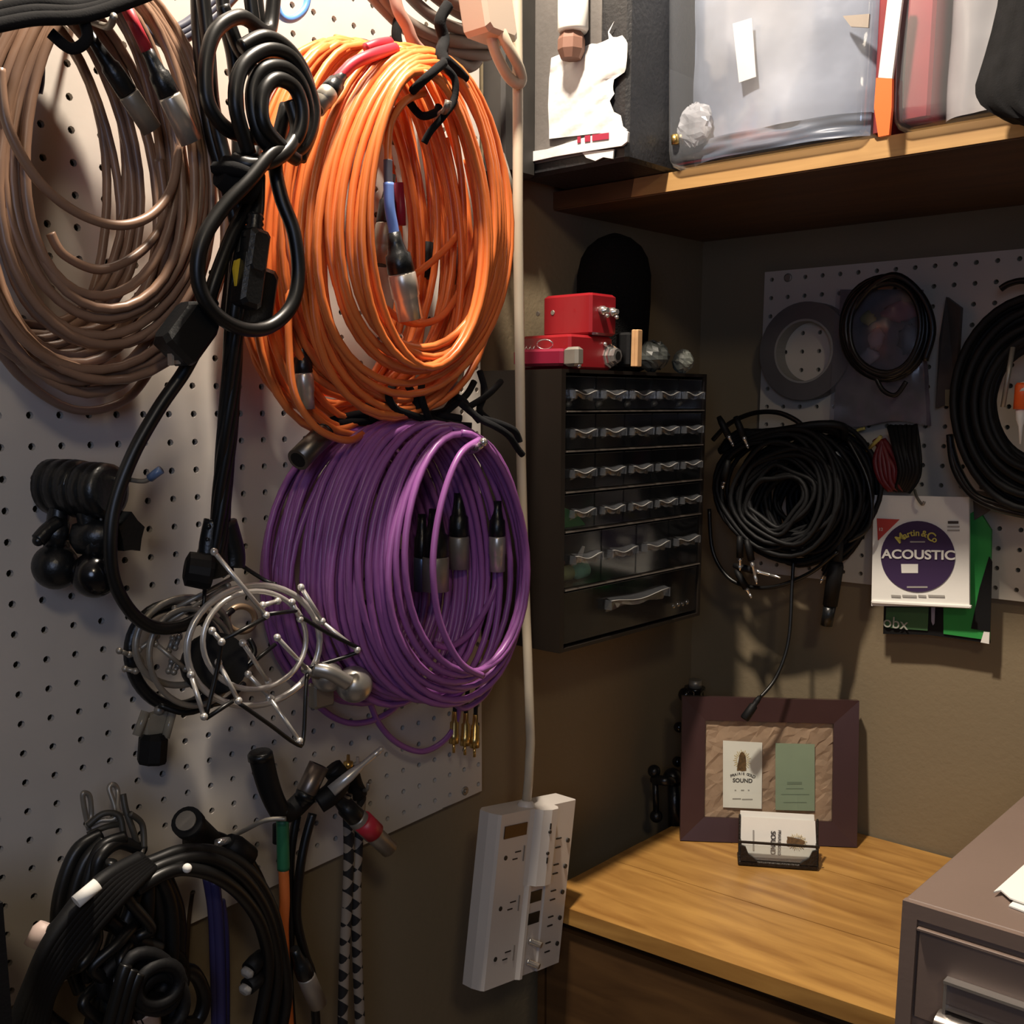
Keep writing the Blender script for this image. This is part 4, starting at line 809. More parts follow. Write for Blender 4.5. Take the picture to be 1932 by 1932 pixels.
def handle_mb(y0, y1, zc, x, s=1.0):
    m_ = MB(); n = 10; vs = []; 
    for i in range(n+1):
        t_ = i/n; y = y0+(y1-y0)*t_; dz = 0.0022*s*math.cos(2*PI*t_*1.0)
        pr = 0.0065*s
        vs += [Vector((x, y, zc+0.004*s+dz*0.4)), Vector((x+pr, y, zc+0.001+dz)), Vector((x+pr, y, zc-0.0012+dz)), Vector((x+0.004*s, y, zc-0.004*s+dz*1.6)), Vector((x, y, zc-0.007*s-dz))]
    k = 5; m_.add(vs, [(i*k+j, i*k+j+1, (i+1)*k+j+1, (i+1)*k+j) for i in range(n) for j in range(k-1)], False)
    m_.box((x, y0-0.0012, zc-0.006*s), (x+0.008*s, y0, zc+0.003*s)); m_.box((x, y1, zc-0.006*s), (x+0.008*s, y1+0.0012, zc+0.003*s))
    return m_
for ri, (zt, zb, n) in enumerate(rows):
    if ri < 5: MB().box((WX+0.004, CYL+0.0075, zb-0.0012), (CXF+0.001, CYR-0.006, zb+0.0012)).build('divider_shelf', CABM, org_); MB().box((CXF+0.001, CYL+0.0085, zb-0.0008), (CXF+0.0022, CYR-0.007, zb+0.0006)).build('lip_highlight', mat('highlight_grey', (0.16, 0.14, 0.12), 0.3), org_)  # pale grey strip paints the highlight along each shelf lip
    wd = (yb-ya)/n
    for k in range(n):
        y0, y1 = ya+k*wd+0.0012, ya+(k+1)*wd-0.0012; z0, z1 = zb+0.0022, zt-0.0035
        xf = CXF-0.002; xb = WX+0.012; m_ = MB(); t_ = 0.0012
        m_.box((xf-t_, y0, z0), (xf, y1, z1)); m_.box((xb, y0, z0), (xf-t_, y0+t_, z1)); m_.box((xb, y1-t_, z0), (xf-t_, y1, z1)); m_.box((xb, y0+t_, z0), (xf-t_, y1-t_, z0+t_))
        if n == 1:
            for q in (0.25, 0.5, 0.75): yy = y0+(y1-y0)*q; m_.box((xb, yy-0.0006, z0+t_), (xf-t_, yy+0.0006, z1-0.012))
        d_ = m_.build('drawer', CLEARD, org_)
        HR = mat('handle_highlight', (0.34, 0.33, 0.31), 0.3)
        ha, hb, hz_, hs = (y0+(y1-y0)*0.28, y0+(y1-y0)*0.72, (z0+z1)/2+0.008, 1.3) if n == 1 else (y0+wd*0.16, y1-wd*0.10, z0+(z1-z0)*(0.50 if n == 5 else 0.55), 1.0 if n == 5 else 1.1)
        MB().tube([Vector((xf+0.0066*hs, ha+(hb-ha)*q/8, hz_+0.0002+0.0022*hs*math.cos(2*PI*q/8))) for q in range(9)], 0.00065, 5).build('handle_highlight', HR, d_)  # thin light grey rod, a painted highlight on the handle's front edge
        MB().box((xf, y0, z1-0.0006), (xf+0.0004, y1, z1)).build('drawer_rim', mat('drawer_edge', (0.07, 0.068, 0.06), 0.3), d_)
        if n == 1: handle_mb(y0+(y1-y0)*0.28, y0+(y1-y0)*0.72, (z0+z1)/2+0.008, xf, 1.3).build('handle', HANDM, d_)
        else:
            handle_mb(y0+wd*0.16, y1-wd*0.10, z0+(z1-z0)*(0.50 if n == 5 else 0.55), xf, 1.0 if n == 5 else 1.1).build('handle', HANDM, d_)
# contents
zr = -0.084+0.004; y0_ = ya+0.004
t = MB(); t.add([(0.045, y0_, zr), (0.112, y0_, zr), (0.112, y0_+.045, zr), (0.045, y0_+.045, zr), (0.05, y0_+.003, zr+.022), (0.108, y0_+.004, zr+.024), (0.108, y0_+.03, zr+.016), (0.05, y0_+.032, zr+.017), (0.08, y0_+.015, zr+.028)],
  [(0, 3, 2, 1), (0, 1, 5, 4), (1, 2, 6, 5), (2, 3, 7, 6), (3, 0, 4, 7), (4, 5, 8), (5, 6, 8), (6, 7, 8), (7, 4, 8)])
tag(t.build('folded_cloth', LGRN), 'green cloth folded inside the fourth drawer row, leftmost drawer', 'cloth')
zr = -0.151+0.005
t = MB().lathe((0.095, y0_+.002, zr+.009), (0.095, y0_+.040, zr+.009), [(0, .004), (.1, .008), (.9, .009), (1, .005)], 14); tag(t.build('foam_earplug', mat('lime_foam', (0.55, 0.62, 0.30), 0.8)), 'pale lime foam earplug in the leftmost drawer of the fifth row', 'earplug')
t = MB().lathe((0.100, y0_+.040, zr+.010), (0.100, y0_+.064, zr+.011), [(0, .005), (.15, .010), (.8, .010), (1, .006)], 14); tag(t.build('foam_earplug', mat('mint_foam', (0.30, 0.62, 0.42), 0.8)), 'mint green foam earplug in the leftmost drawer of the fifth row', 'earplug')
t = MB().lathe((0.088, y0_+.004, zr+.024), (0.088, y0_+.034, zr+.020), [(0, .006), (.5, .008), (1, .003)], 10); tag(t.build('bottle_cap', mat('cap_red', (0.50, 0.07, 0.04), 0.6)), 'small red cap lying on the lime earplug in the fifth drawer row', 'cap')
t = MB(); t.add([(0.106, y0_+.036, zr+.022), (0.107, y0_+.042, zr+.021), (0.108, y0_+.048, zr+.040), (0.108, y0_+.044, zr+.041), (0.1075, y0_+.036, zr+.032)], [(0, 1, 2, 3, 4)]); t.prism([Vector(v) for v in t.v[:5]], (0.0012, 0, 0)); tag(t.build('paper_scrap', PAPER), 'curled white paper scrap above the mint earplug', 'paper')
for k in range(4):
    yy = yb-0.045+k*0.011; t = MB().lathe((0.108, yy, -0.205), (0.112, yy+0.003, -0.203+0.002*(k % 2)), [(0, .0040), (.5, .0046), (1, .002)], 8)
    tag(t.build('small_screw', CHR), 'bright small screws loose at the right of the bottom drawer', 'screw', 'screws in the bottom drawer')
rr = random.Random(3)
ORD = ['first', 'second', 'third', 'fourth', 'last']
for k in range(5):
    yy = ya+0.018+k*(yb-ya)/5; t = MB().lathe((0.104, yy, 0.058), (0.110, yy+0.005, 0.060+rr.uniform(0, .003)), [(0, .003), (.5, .0038), (1, .002)], 7)
    tag(t.build('small_fitting', DSTEEL), 'dull small metal fitting in the '+ORD[k]+' drawer of the top row', 'screw', 'fittings in the top drawers')
# ---------- things on the organiser
ZT = CZT
rb = empty('effects_pedal', (0.05, 0.64, ZT), 'lower red metal box with a big chrome jack, standing on the small parts cabinet', 'metal box')
MB().box((0.040, 0.590, ZT+0.0005), (0.113, 0.672, ZT+0.039), 0.003).build('enclosure', REDM, rb)
yj = W(1150, 665, 0.113).y
MB().lathe((0.112, yj, ZT+0.017), (0.125, yj, ZT+0.017), [(0, .014), (.2, .014), (.25, .012), (.5, .012), (.55, .0095), (1, .0085)], 8, False).build('jack', CHR, rb)
MB().cyl((0.1251, yj, ZT+0.017), (0.1256, yj, ZT+0.017), 0.005).build('jack_hole', BLKM, rb)
MB().ball((0.115, yj-0.012, ZT+0.030), 0.0025).build('screw', CHR, rb)
ub = empty('effects_pedal', (0.05, 0.63, ZT+0.04), 'upper red metal box with round knobs, stacked on the lower red box', 'metal box')
yc = W(1115, 590, 0.115).y
MB().box((0.044, yc, ZT+0.0395), (0.115, 0.676, ZT+0.0865), 0.003).build('enclosure', REDM, ub)
for (px, py) in ((1134, 586), (1152, 589)):
    q = W(px, py, 0.115); MB().lathe(q, q+Vector((0.010, 0, 0)), [(0, .0055), (.5, .0050), (.6, .0036), (1, .0030)], 12).build('knob', CHR, ub)
    MB().ball(q+Vector((0.008, 0.001, -0.006)), 0.0026).build('set_screw', CHR, ub)
for (px, py) in ((1015, 592), (1043, 590)):
    q = B(px, py, yc); MB().lathe(q, q-Vector((0, 0.0008, 0)), [(0, .0030), (1, .0026)], 12).build('screw', DSTEEL, ub)
pk = empty('pocket_knife', B(1035, 690, 0.580), 'dark red pocket tool with a steel end and split ring beside the red boxes', 'tool')
a_ = B(975, 676, 0.578); b_ = B(1068, 674, 0.583)
MB().obox((a_+b_)/2+Vector((0, 0, 0)), (b_-a_).normalized(), Vector((0, 1, 0)), Vector((0, 0, 1)), (b_-a_).length/2, 0.008, 0.0095, 0.003).build('handle', mat('wine_plastic', (0.22, 0.012, 0.035), 0.35), pk)
c_ = B(1096, 672, 0.585)
MB().obox((b_+c_)/2, (c_-b_).normalized(), Vector((0, 1, 0)), Vector((0, 0, 1)), (c_-b_).length/2, 0.007, 0.0105, 0.003).build('steel_end', DSTEEL, pk)
MB().tube([B(1028+15*math.cos(a), 650+9*math.sin(a), 0.580+0.004*math.sin(a)) for a in [k*PI/10 for k in range(20)]], 0.0009, 6, True).build('split_ring', CHR, pk)
MB().tube([B(988+k*1.9, 658+5*math.sin(k*1.6), 0.578+0.003*math.cos(k*1.6)) for k in range(12)], 0.0008, 5).build('spiral', CHR, pk)
MB().ball(B(1092, 690, 0.585), 0.0028).build('clip_ball', CHR, pk)
wsx = 0.045
q = B(1157, 600, 0.76)
ws = MB().lathe((q.x, 0.76, ZT), (q.x, 0.76, B(1157, 440, 0.76).z), [(0, .030), (.03, .041), (.1, .043), (.5, .0465), (.7, .0465), (.82, .042), (.90, .034), (.96, .021), (.99, .008), (1, .001)], 28)
tag(ws.build('foam_windscreen', FOAM), 'tall black foam microphone windscreen standing behind the red boxes', 'windscreen')
t = empty('clothes_peg', B(1201, 690, 0.70), 'pale wooden peg standing upright right of the red boxes', 'peg')
for d in (-3.2, 3.2):
    a_, b_ = B(1200+d, 692, 0.70), B(1202+d, 622, 0.70); MB().obox((a_+b_)/2, Vector((1, 0, 0)), Vector((0, 1, 0)), (b_-a_).normalized(), 0.0023, 0.005, (b_-a_).length/2, 0.0008).build('wooden_leg', WOODL, t)
MB().obox(B(1180, 660, 0.70), Vector((1, 0, 0)), Vector((0, 1, 0)), Vector((0, 0, 1)), 0.010, 0.008, 0.020, 0.003).build('black_block', BLKM, t)
def crumple(name, lb, cat, c, s, m, seed, n=14):
    rr = random.Random(seed); mb = MB(); mb.ball((0, 0, 0), 1, 18, 12)
    mb.v = [Vector(c)+Vector((v.x*s[0]*(1+rr.uniform(-.13, .13)), v.y*s[1]*(1+rr.uniform(-.13, .13)), v.z*s[2]*(1+rr.uniform(-.15, .15)))) for v in mb.v]
    mb.sm = [False]*len(mb.sm)
    return tag(mb.build(name, m), lb, cat)
GB = mat('grey_scrap_plastic', (0.06, 0.065, 0.06), 0.35, noise=0.4, nscale=40)
crumple('plastic_scrap', 'grey crumpled plastic scrap on the small parts cabinet right of the peg', 'plastic', B(1232, 672, 0.76)+Vector((0, 0, 0)), (0.020, 0.02, 0.018), GB, 4)
crumple('plastic_scrap', 'paler grey crumpled scrap at the right end of the cabinet top', 'plastic', B(1288, 682, 0.82), (0.014, 0.012, 0.014), mat('pale_scrap_plastic', (0.14, 0.15, 0.13), 0.5), 6)
# ================================================================== BLACK CASE with white tape on the shelf
cs = empty('equipment_case', (0.085, 0.70, 0.3205), 'black case patched with torn white tape at the left end of the shelf', 'case')
YC = 0.63; CX0, CX1 = 0.004, 0.1585
MB().box((CX0, YC, 0.3212), (CX1, 0.90, 0.62), 0.004).build('case_body', BCASE, cs)
MB().box((-0.004, 0.572, 0.318), (0.030, YC, 0.52), 0.004).build('side_pocket', mat('dark_pocket', (0.03, 0.027, 0.024), 0.6, noise=0.3), cs)
MB().tube([B(946, 292, 0.566), B(966, 358, 0.566)], 0.0040, 8).build('metal_stay', DSTEEL, cs)
MB().box((CX0+0.002, YC-0.0015, 0.335), (CX1-0.036, YC, 0.60)).build('grey_face', GCASE, cs)
def tp(poly, d, m, nm, lift=0.0):
    pp = [B(a, b, YC-lift) for a, b in poly]; return MB().prism(pp, Vector((0, -d, 0))).build(nm, m, cs)
# torn tape as a wrinkled sheet
torn_l = [(1040, 112), (1036, 150), (1034, 200), (1036, 245), (1036, 262)]
torn_r = [(1174, 68), (1184, 78), (1183, 110), (1180, 135), (1158, 150), (1156, 168), (1160, 176), (1150, 190), (1156, 205), (1160, 215), (1170, 212), (1176, 240), (1184, 245)]
def lerp_poly(P, t_):
    y = P[0][1]+(P[-1][1]-P[0][1])*t_
    for i in range(len(P)-1):
        if P[i][1] <= y <= P[i+1][1] and P[i+1][1] > P[i][1]:
            f = (y-P[i][1])/(P[i+1][1]-P[i][1]); return P[i][0]+(P[i+1][0]-P[i][0])*f, y
    return P[-1][0], y
rr = random.Random(8); g = []; NX, NY = 14, 26
for j in range(NY+1):
    a_ = lerp_poly(torn_l, j/NY); b_ = lerp_poly(torn_r, j/NY)
    for i in range(NX+1):
        s_ = i/NX; px, py = a_[0]+(b_[0]-a_[0])*s_, a_[1]+(b_[1]-a_[1])*s_
        if j == 0: py += rr.uniform(-5, 5)
        g.append(B(px, py, YC-0.003-rr.uniform(0, 0.0007)-0.0028*abs(math.sin(s_*4.3+j*0.33+1.4*math.sin(s_*3+j*.2)))))
m_ = MB(); m_.add(g, [(j*(NX+1)+i, (j+1)*(NX+1)+i, (j+1)*(NX+1)+i+1, j*(NX+1)+i+1) for j in range(NY) for i in range(NX)], True)
m_.build('torn_tape', TAPEW, cs)
tp([(985, 290), (1036, 282), (1100, 262), (1176, 242), (1188, 250), (1186, 268), (1176, 276), (1110, 286), (1050, 296), (985, 310)], 0.003, TAPEW, 'tape_strip', 0.003)
tp([(1148, 60), (1160, 40), (1150, 62), (1158, 72), (1170, 74), (1150, 76)], 0.001, TAPEW, 'tape_shred', 0.004)
tp([(1100, 288), (1160, 282), (1158, 300), (1140, 297), (1125, 304), (1108, 298)], 0.002, TAPEW, 'tape_shred', 0.002)
for (x0, x1) in ((1118, 1149), (1104, 1114), (1090, 1096)):
    tp([(x0, 258-(x0-1090)*0.13), (x1, 258-(x1-1090)*0.13), (x1, 270-(x1-1090)*0.13), (x0, 270-(x0-1090)*0.13)], 0.0008, mat('tape_print_red', (0.32, 0.02, 0.05), 0.5), 'red_print', 0.0062)
# white canister with brown base leaning on the case face
cn = empty('canister', B(1078, 112, 0.60), 'bright white cylinder with a brown faceted base, hung before the case', 'container')
MB().lathe(B(1082, -60, 0.612), B(1081, 62, 0.612), [(0, .0165), (.95, .0170), (1, .0150)], 24).build('white_body', mat('bright_white', (0.92, 0.90, 0.84), 0.4), cn)
MB().lathe(B(1079, 56, 0.612), B(1077, 112, 0.612), [(0, .0110), (.35, .0150), (.7, .0150), (1, .0110)], 8, False).build('brown_base', CARD, cn)
MB().box((0.004, 0.60, 0.50), (0.02, 0.63, 0.505)).build('bracket', BCASE, cs)
# ================================================================== CLEAR BINS on the shelf
def roundbin(name, lb, x0, x1, y0, y1, z0, z1, m, r_=0.012):
    e = empty(name, ((x0+x1)/2, (y0+y1)/2, z0), lb, 'storage bin')
    def ringp(ins, z, rad):
        out = []
        for (cx, cy, a0) in ((x1-rad-ins, y1-rad-ins, 0), (x0+rad+ins, y1-rad-ins, 90), (x0+rad+ins, y0+rad+ins, 180), (x1-rad-ins, y0+rad+ins, 270)):
            for k in range(5):
                a = math.radians(a0+k*22.5); out.append(Vector((cx+rad*math.cos(a), cy+rad*math.sin(a), z)))
        return out
    lv = [ringp(0.010, z0, r_), ringp(0.004, z0+0.003, r_), ringp(0.001, z0+0.010, r_), ringp(0, z0+0.02, r_), ringp(-0.004, z1, r_)]
    vs = sum(lv, []); n = 20; fs = [(i*n+k, i*n+(k+1) % n, (i+1)*n+(k+1) % n, (i+1)*n+k) for i in range(len(lv)-1) for k in range(n)]
    m_ = MB(); m_.add(vs, fs, True); m_.f.append(tuple(range(n-1, -1, -1))); m_.sm.append(False); m_.build('bin_wall', m, e)
    return e
YB = 0.700
b1 = roundbin('storage_bin', 'left clear storage bin on the shelf, packed with blue grey plastic bags', 0.1600, 0.3960, YB, 1.03, 0.3215, 0.58, CLEARB)
b2_ = roundbin('storage_bin', 'right clear storage bin on the shelf with a wide bright reflection', 0.418, 0.560, YB, 1.03, 0.3215, 0.58, CLEARB)
# bag in bin 1: wavy sheet block
def wavy(name, lb, cat, x0, x1, z0, z1, y, amp, m, seed, nx=26, nz=22, depth=0.1, parent=None):
    rr = random.Random(seed); ph = [rr.uniform(0, 6.28) for _ in range(8)]
    def f(u, v): return amp*(math.sin(5*u+4*v+ph[0])+0.7*math.sin(-9*u+6*v+ph[1])+0.5*math.sin(14*u+11*v+ph[2])+0.4*math.sin(3*u-17*v+ph[3])+0.3*math.sin(23*u-8*v+ph[4]))
    g = [Vector((x0+(x1-x0)*i/nx, y+f(i/nx, j/nz)+0.02*(abs(2*i/nx-1)**4), z0+(z1-z0)*j/nz)) for j in range(nz+1) for i in range(nx+1)]
    bk = [Vector((p.x, y+depth, p.z)) for p in g]
    m_ = MB(); Nn = len(g); F = [(j*(nx+1)+i, j*(nx+1)+i+1, (j+1)*(nx+1)+i+1, (j+1)*(nx+1)+i) for j in range(nz) for i in range(nx)]
    m_.add(g, F, True); m_.add([g[0], g[nx], g[-1], g[nz*(nx+1)], bk[0], bk[nx], bk[-1], bk[nz*(nx+1)]], [(4, 7, 6, 5), (0, 4, 5, 1), (1, 5, 6, 2), (2, 6, 7, 3), (3, 7, 4, 0)])
    o = m_.build(name, m, parent); return tag(o, lb, cat) if parent is None else o
BG = wavy('plastic_bag', 'blue grey plastic bag of cables filling the upper left bin', 'bag', 0.170, 0.386, 0.352, 0.565, YB+0.022, 0.0022, BAGBL, 3)
wavy('plastic_bag', 'flat blue grey bag lying at the bottom of the left bin', 'bag', 0.175, 0.384, 0.329, 0.352, YB+0.018, 0.0012, mat('bluegrey_bag_dark', (0.14, 0.17, 0.22), 0.35, noise=0.3, nscale=12), 4)
lb_ = [B(1383, 45, YB+0.013), B(1419, 34, YB+0.013), B(1427, 145, YB+0.013), B(1395, 156, YB+0.013)]
MB().prism(lb_, Vector((0, -0.0008, 0))).build('white_label', PAPER, BG)
t = MB().prism([B(1590, 30, YB+0.016), B(1640, 26, YB+0.016), B(1638, 52, YB+0.016), B(1605, 50, YB+0.016)], Vector((0, 0.003, 0))); t.build('tan_label', mat('tan_label', (0.45, 0.36, 0.26), 0.6), BG)
crumple('plastic_wrap', 'shiny crumpled clear wrap in the lower left corner of the left bin', 'wrap', B(1312, 235, YB+0.020), (0.022, 0.008, 0.022), mat('shiny_wrap', (0.55, 0.55, 0.56), 0.12, noise=0.4, nscale=50), 9)
tag(MB().tube([B(1273, 255, YB-0.003), B(1274, 272, YB-0.003)], 0.0045, 8).build('brass_clip', GOLD), 'small brass clip at the bottom left edge of the left bin', 'clip')
tag(MB().box((0.425, YB+0.012, 0.330), (0.452, YB+0.20, 0.56), 0.003).build('red_package', REDB), 'red packaging standing at the left of the right bin', 'package')
tag(MB().box((0.398, YB+0.008, 0.3218), (0.412, YB+0.20, 0.56), 0.002).build('red_package', mat('deep_red_packaging', (0.20, 0.015, 0.02), 0.4, noise=0.4, nscale=14)), 'deep red packaging slotted between the two bins', 'package')
wavy('plastic_bag', 'pale grey plastic bag bulging in the right bin', 'bag', 0.458, 0.552, 0.330, 0.56, YB+0.02, 0.0016, mat('palegrey_bag', (0.55, 0.53, 0.52), 0.22, noise=0.25, nscale=14, coat=0.6), 12)
bl = empty('cable_marker', B(1672, 255, YB-0.006), 'white strap with a bright orange end standing between the two bins', 'strap')
MB().prism([B(1680, -20, YB-0.005), B(1708, -20, YB-0.005), B(1686, 150, YB-0.005), B(1660, 148, YB-0.005)], Vector((0, -0.004, 0))).build('white_part', mat('strap_white', (0.60, 0.57, 0.55), 0.5), bl)
MB().prism([B(1657, 149, YB-0.005), B(1687, 150, YB-0.005), B(1686, 205, YB-0.005), B(1681, 256, YB-0.005), B(1661, 260, YB-0.005), B(1653, 205, YB-0.005)], Vector((0, -0.005, 0))).build('orange_end', ORB, bl)
# black cloth bag at the right end of the shelf
bb = empty('cloth_bag', B(1900, 225, 0.64), 'black pleated cloth bag hanging over the right end of the shelf', 'bag')
m_ = MB(); nx, nz = 22, 20; g = []
EL = [(1892, -90), (1884, 0), (1870, 60), (1856, 110), (1840, 160), (1840, 180), (1850, 198), (1868, 212), (1890, 222)]
def el(v):
    t_ = v*(len(EL)-1); k_ = min(int(t_), len(EL)-2); f_ = t_-k_; return EL[k_][0]+(EL[k_+1][0]-EL[k_][0])*f_, EL[k_][1]+(EL[k_+1][1]-EL[k_][1])*f_
for j in range(nz+1):
    for i in range(nx+1):
        u, v = i/nx, j/nz; ex, ey = el(v); px = ex+(2150-ex)*u; py = ey+u*(6 if v > .9 else 0)
        y = 0.660-0.035*math.sin(PI*min(1, u*2.2+0.02)*0.5)+0.004*math.sin(u*46)*(0.4+v)
        g.append(B(px, py, y))
F = [(j*(nx+1)+i, (j+1)*(nx+1)+i, (j+1)*(nx+1)+i+1, j*(nx+1)+i+1) for j in range(nz) for i in range(nx)]
m_.add(g, F, True); bk = [Vector((p.x, 0.69, p.z)) for p in g]; m_.add(bk, [tuple(reversed(f)) for f in F])
nn = len(g)
for i in range(nx): m_.add([g[nz*(nx+1)+i], g[nz*(nx+1)+i+1], bk[nz*(nx+1)+i+1], bk[nz*(nx+1)+i]], [(0, 3, 2, 1)])
for j in range(nz): m_.add([g[j*(nx+1)], g[(j+1)*(nx+1)], bk[(j+1)*(nx+1)], bk[j*(nx+1)]], [(0, 3, 2, 1)])
m_.build('bag_cloth', FABK, bb)
# ================================================================== BACK PEGBOARD THINGS
tr = empty('tape_roll', B(1520, 755, 1.05), 'dark grey roll of tape hung at the left of the back pegboard', 'tape')
cc = B(1522, 663, 1.040); R1, R2 = 0.0665, 0.0430
def annulus(c, r1, r2, y0, y1, sx=1.0, sz=1.0, n=48):
    m_ = MB(); vs = []
    for (r_, y) in ((r1, y0), (r1, y1), (r2, y1), (r2, y0)):
        for k in range(n):
            a = 2*PI*k/n; vs.append(Vector((c.x+r_*sx*math.cos(a), y, c.z+r_*sz*math.sin(a))))
    m_.add(vs, [(i*n+k, i*n+(k+1) % n, ((i+1) % 4)*n+(k+1) % n, ((i+1) % 4)*n+k) for i in range(4) for k in range(n)]); return m_
annulus(cc, R1, R2, 1.030, 1.0555, 1.0).build('tape', GREYT, tr)
annulus(cc, R2+0.0005, R2-0.0025, 1.029, 1.0555, 1.0).build('core', mat('core_cardboard', (0.25, 0.24, 0.22), 0.7), tr)
# bag of small things with thick cable ring over it
pb_ = empty('plastic_bag', B(1660, 800, 1.03), 'clear plastic bag of colourful oddments hung behind a black cable ring', 'bag')
m_ = MB(); rr = random.Random(2); g = []; nx, nz = 16, 18
for j in range(nz+1):
    for i in range(nx+1):
        u, v = i/nx, j/nz; a_ = 1568+(1745-1568)*u+(16-22*v)*(0.5-u)*2*0.6; b_ = 545+(800-545)*v
        g.append(B(a_, b_+6*math.sin(u*7)*(v > .95), 1.022-0.012*math.sin(PI*u)*math.sin(PI*min(1, v*1.15))+rr.uniform(-.0015, .0015)))
m_.add(g, [(j*(nx+1)+i, (j+1)*(nx+1)+i, (j+1)*(nx+1)+i+1, j*(nx+1)+i+1) for j in range(nz) for i in range(nx)], True)
m_.build('bag_film', BAGM, pb_)
m_ = MB(); m_.add([Vector((p.x, 1.036, p.z)) for p in g], [(j*(nx+1)+i, (j+1)*(nx+1)+i, (j+1)*(nx+1)+i+1, j*(nx+1)+i+1) for j in range(nz) for i in range(nx)]); m_.build('bag_back', mat('smoky_purple', (0.13, 0.11, 0.13), 0.5, noise=0.5, nscale=30), pb_)
for (px, py, w_, h_, mm, nm) in ((1700, 588, 38, 17, mat('dusty_pink', (0.26, 0.09, 0.12), 0.6), 'pink_piece'), (1638, 600, 15, 13, mat('olive_yellow', (0.30, 0.26, 0.05), 0.6), 'yellow_piece'), (1652, 640, 17, 20, mat('pale_lilac', (0.30, 0.27, 0.30), 0.6), 'lilac_piece'), (1640, 672, 18, 14, mat('pale_lilac', (0, 0, 0)), 'lilac_piece'), (1735-20, 640, 22, 26, mat('slate_scrap', (0.09, 0.09, 0.10), 0.6), 'grey_piece')):
    c_ = B(px, py, 1.026); s_ = 0.00068; mb = MB(); mb.ball((0, 0, 0), 1, 10, 6); rr2 = random.Random(px); mb.v = [c_+Vector((v.x*w_*s_*(1+rr2.uniform(-.3, .3)), v.y*0.004, v.z*h_*s_*(1+rr2.uniform(-.3, .3)))) for v in mb.v]; mb.build(nm, mm, pb_)
def bloop(cx, cy, a, b, y, ang=0, n=36, seed=0, jit=2):
    rr = random.Random(seed); p1, p2 = rr.uniform(0, 6), rr.uniform(0, 6); out = []
    for i in range(n):
        t_ = 2*PI*i/n; u, v = (a+jit*math.sin(2*t_+p1))*math.cos(t_), (b+jit*math.sin(3*t_+p2))*math.sin(t_)
        out.append(B(cx+u*math.cos(ang)-v*math.sin(ang), cy+u*math.sin(ang)+v*math.cos(ang), y+0.002*math.sin(t_+p1)))
    return out
rg = empty('cable_ring', B(1670, 715, 1.01), 'thick black cable ring hung in front of the plastic bag', 'cable')
m_ = MB()
for k in range(7): m_.tube(bloop(1670+k % 3, 618+(k % 2)*3, 84-k*2.6, 98-k*2.2, 1.006-0.002*k, 0.1, 36, k), 0.0034, 7, True)
m_.tube(cr_spline(bpts([(1600, 600, 1.0), (1640, 545, .995), (1690, 520, .995), (1740, 560, 1.0), (1760, 620, 1.0), (1745, 680, 1.0)]), 6), 0.0045, 8)
m_.build('cable_loops', BLK, rg)
MB().tube(cr_spline(bpts([(1650, 705, 1.0), (1665, 735, 1.0), (1690, 745, 1.0), (1710, 720, 1.0)]), 6), 0.003, 7).build('tail', BLK, rg)
# black thin lead coils bundle
YK = 1.0
specs = [(1470, 930, 118, 118, .955, 'front black jack lead coil in the bunch left of the string packet'), (1490, 935, 125, 125, .985, 'middle black jack lead coil in the bunch left of the string packet'), (1530, 935, 115, 128, 1.015, 'rear black jack lead coil in the bunch left of the string packet'), (1572, 925, 72, 118, 1.035, 'black lead coil nearest the back pegboard, white tag on its shoulder')]
bundle = []
for si, (cx, cy, a, b, y, lbx) in enumerate(specs):
    r_ = empty('instrument_lead', B(cx, cy+b, y), lbx, 'cable'); bundle.append(r_)
    m_ = MB(); rr = random.Random(50+si)
    for k in range(13):
        f_ = 1-0.050*k if si < 3 else 1-0.045*k
        m_.tube(bloop(cx+rr.uniform(-12, 12), cy+rr.uniform(-8, 8)+(1-f_)*26, a*f_, b*f_, y+0.004*math.sin(k), rr.uniform(-.3, .3), 34, si*20+k, 9), 0.0034, 6, True)
    m_.build('cable_loops', BLKM, r_)
    if si == 3: m_.v = m_.v
for (si, A_, B_) in ((0, (1366, 908), (1363, 922)), (0, (1418, 1058), (1428, 1102)), (0, (1396, 1052), (1396, 1076)), (1, (1408, 1110), (1418, 1128)), (1, (1420, 1076), (1473, 1090)), (0, (1374, 822), (1384, 842)), (0, (1403, 824), (1412, 846)), (3, (1612, 950), (1616, 968)), (3, (1612, 868), (1622, 878)), (2, (1556, 1078), (1548, 1100))):
    y = specs[si][4]-0.012; p, q = B(*A_, y), B(*B_, y); d = (q-p)
    o_ = MB().lathe(p, q, [(0, .0030), (.25, .0030), (.27, .0022), (.6, .0022), (.62, .0016), (.66, .0022), (.85, .0022), (.9, .0012), (1, .0016)], 10).build('jack_plug', CHR, bundle[si])
    MB().lathe(p-d.normalized()*0.030, p, [(0, .0034), (.3, .0048), (1, .0050)], 12).build('boot', BLKM, o_)
MB().prism(bpts([(1566, 855, 1.018), (1594, 848, 1.018), (1599, 868, 1.018), (1573, 880, 1.018)]), Vector((0, -0.001, 0))).build('white_tag', PAPER, bundle[3])
m_ = MB()
m_.tube(cr_spline(bpts([(1345, 830, 1.0), (1375, 800, 1.0), (1420, 780, 1.0), (1465, 778, 1.0), (1500, 792, 1.0), (1520, 810, 1.0)]), 6), 0.0035, 8)
m_.tube(cr_spline(bpts([(1338, 960, .98), (1345, 1040, .98), (1375, 1090, .98), (1420, 1108, .98), (1470, 1105, .98), (1530, 1080, .98), (1580, 1040, .98)]), 6), 0.0030, 8)
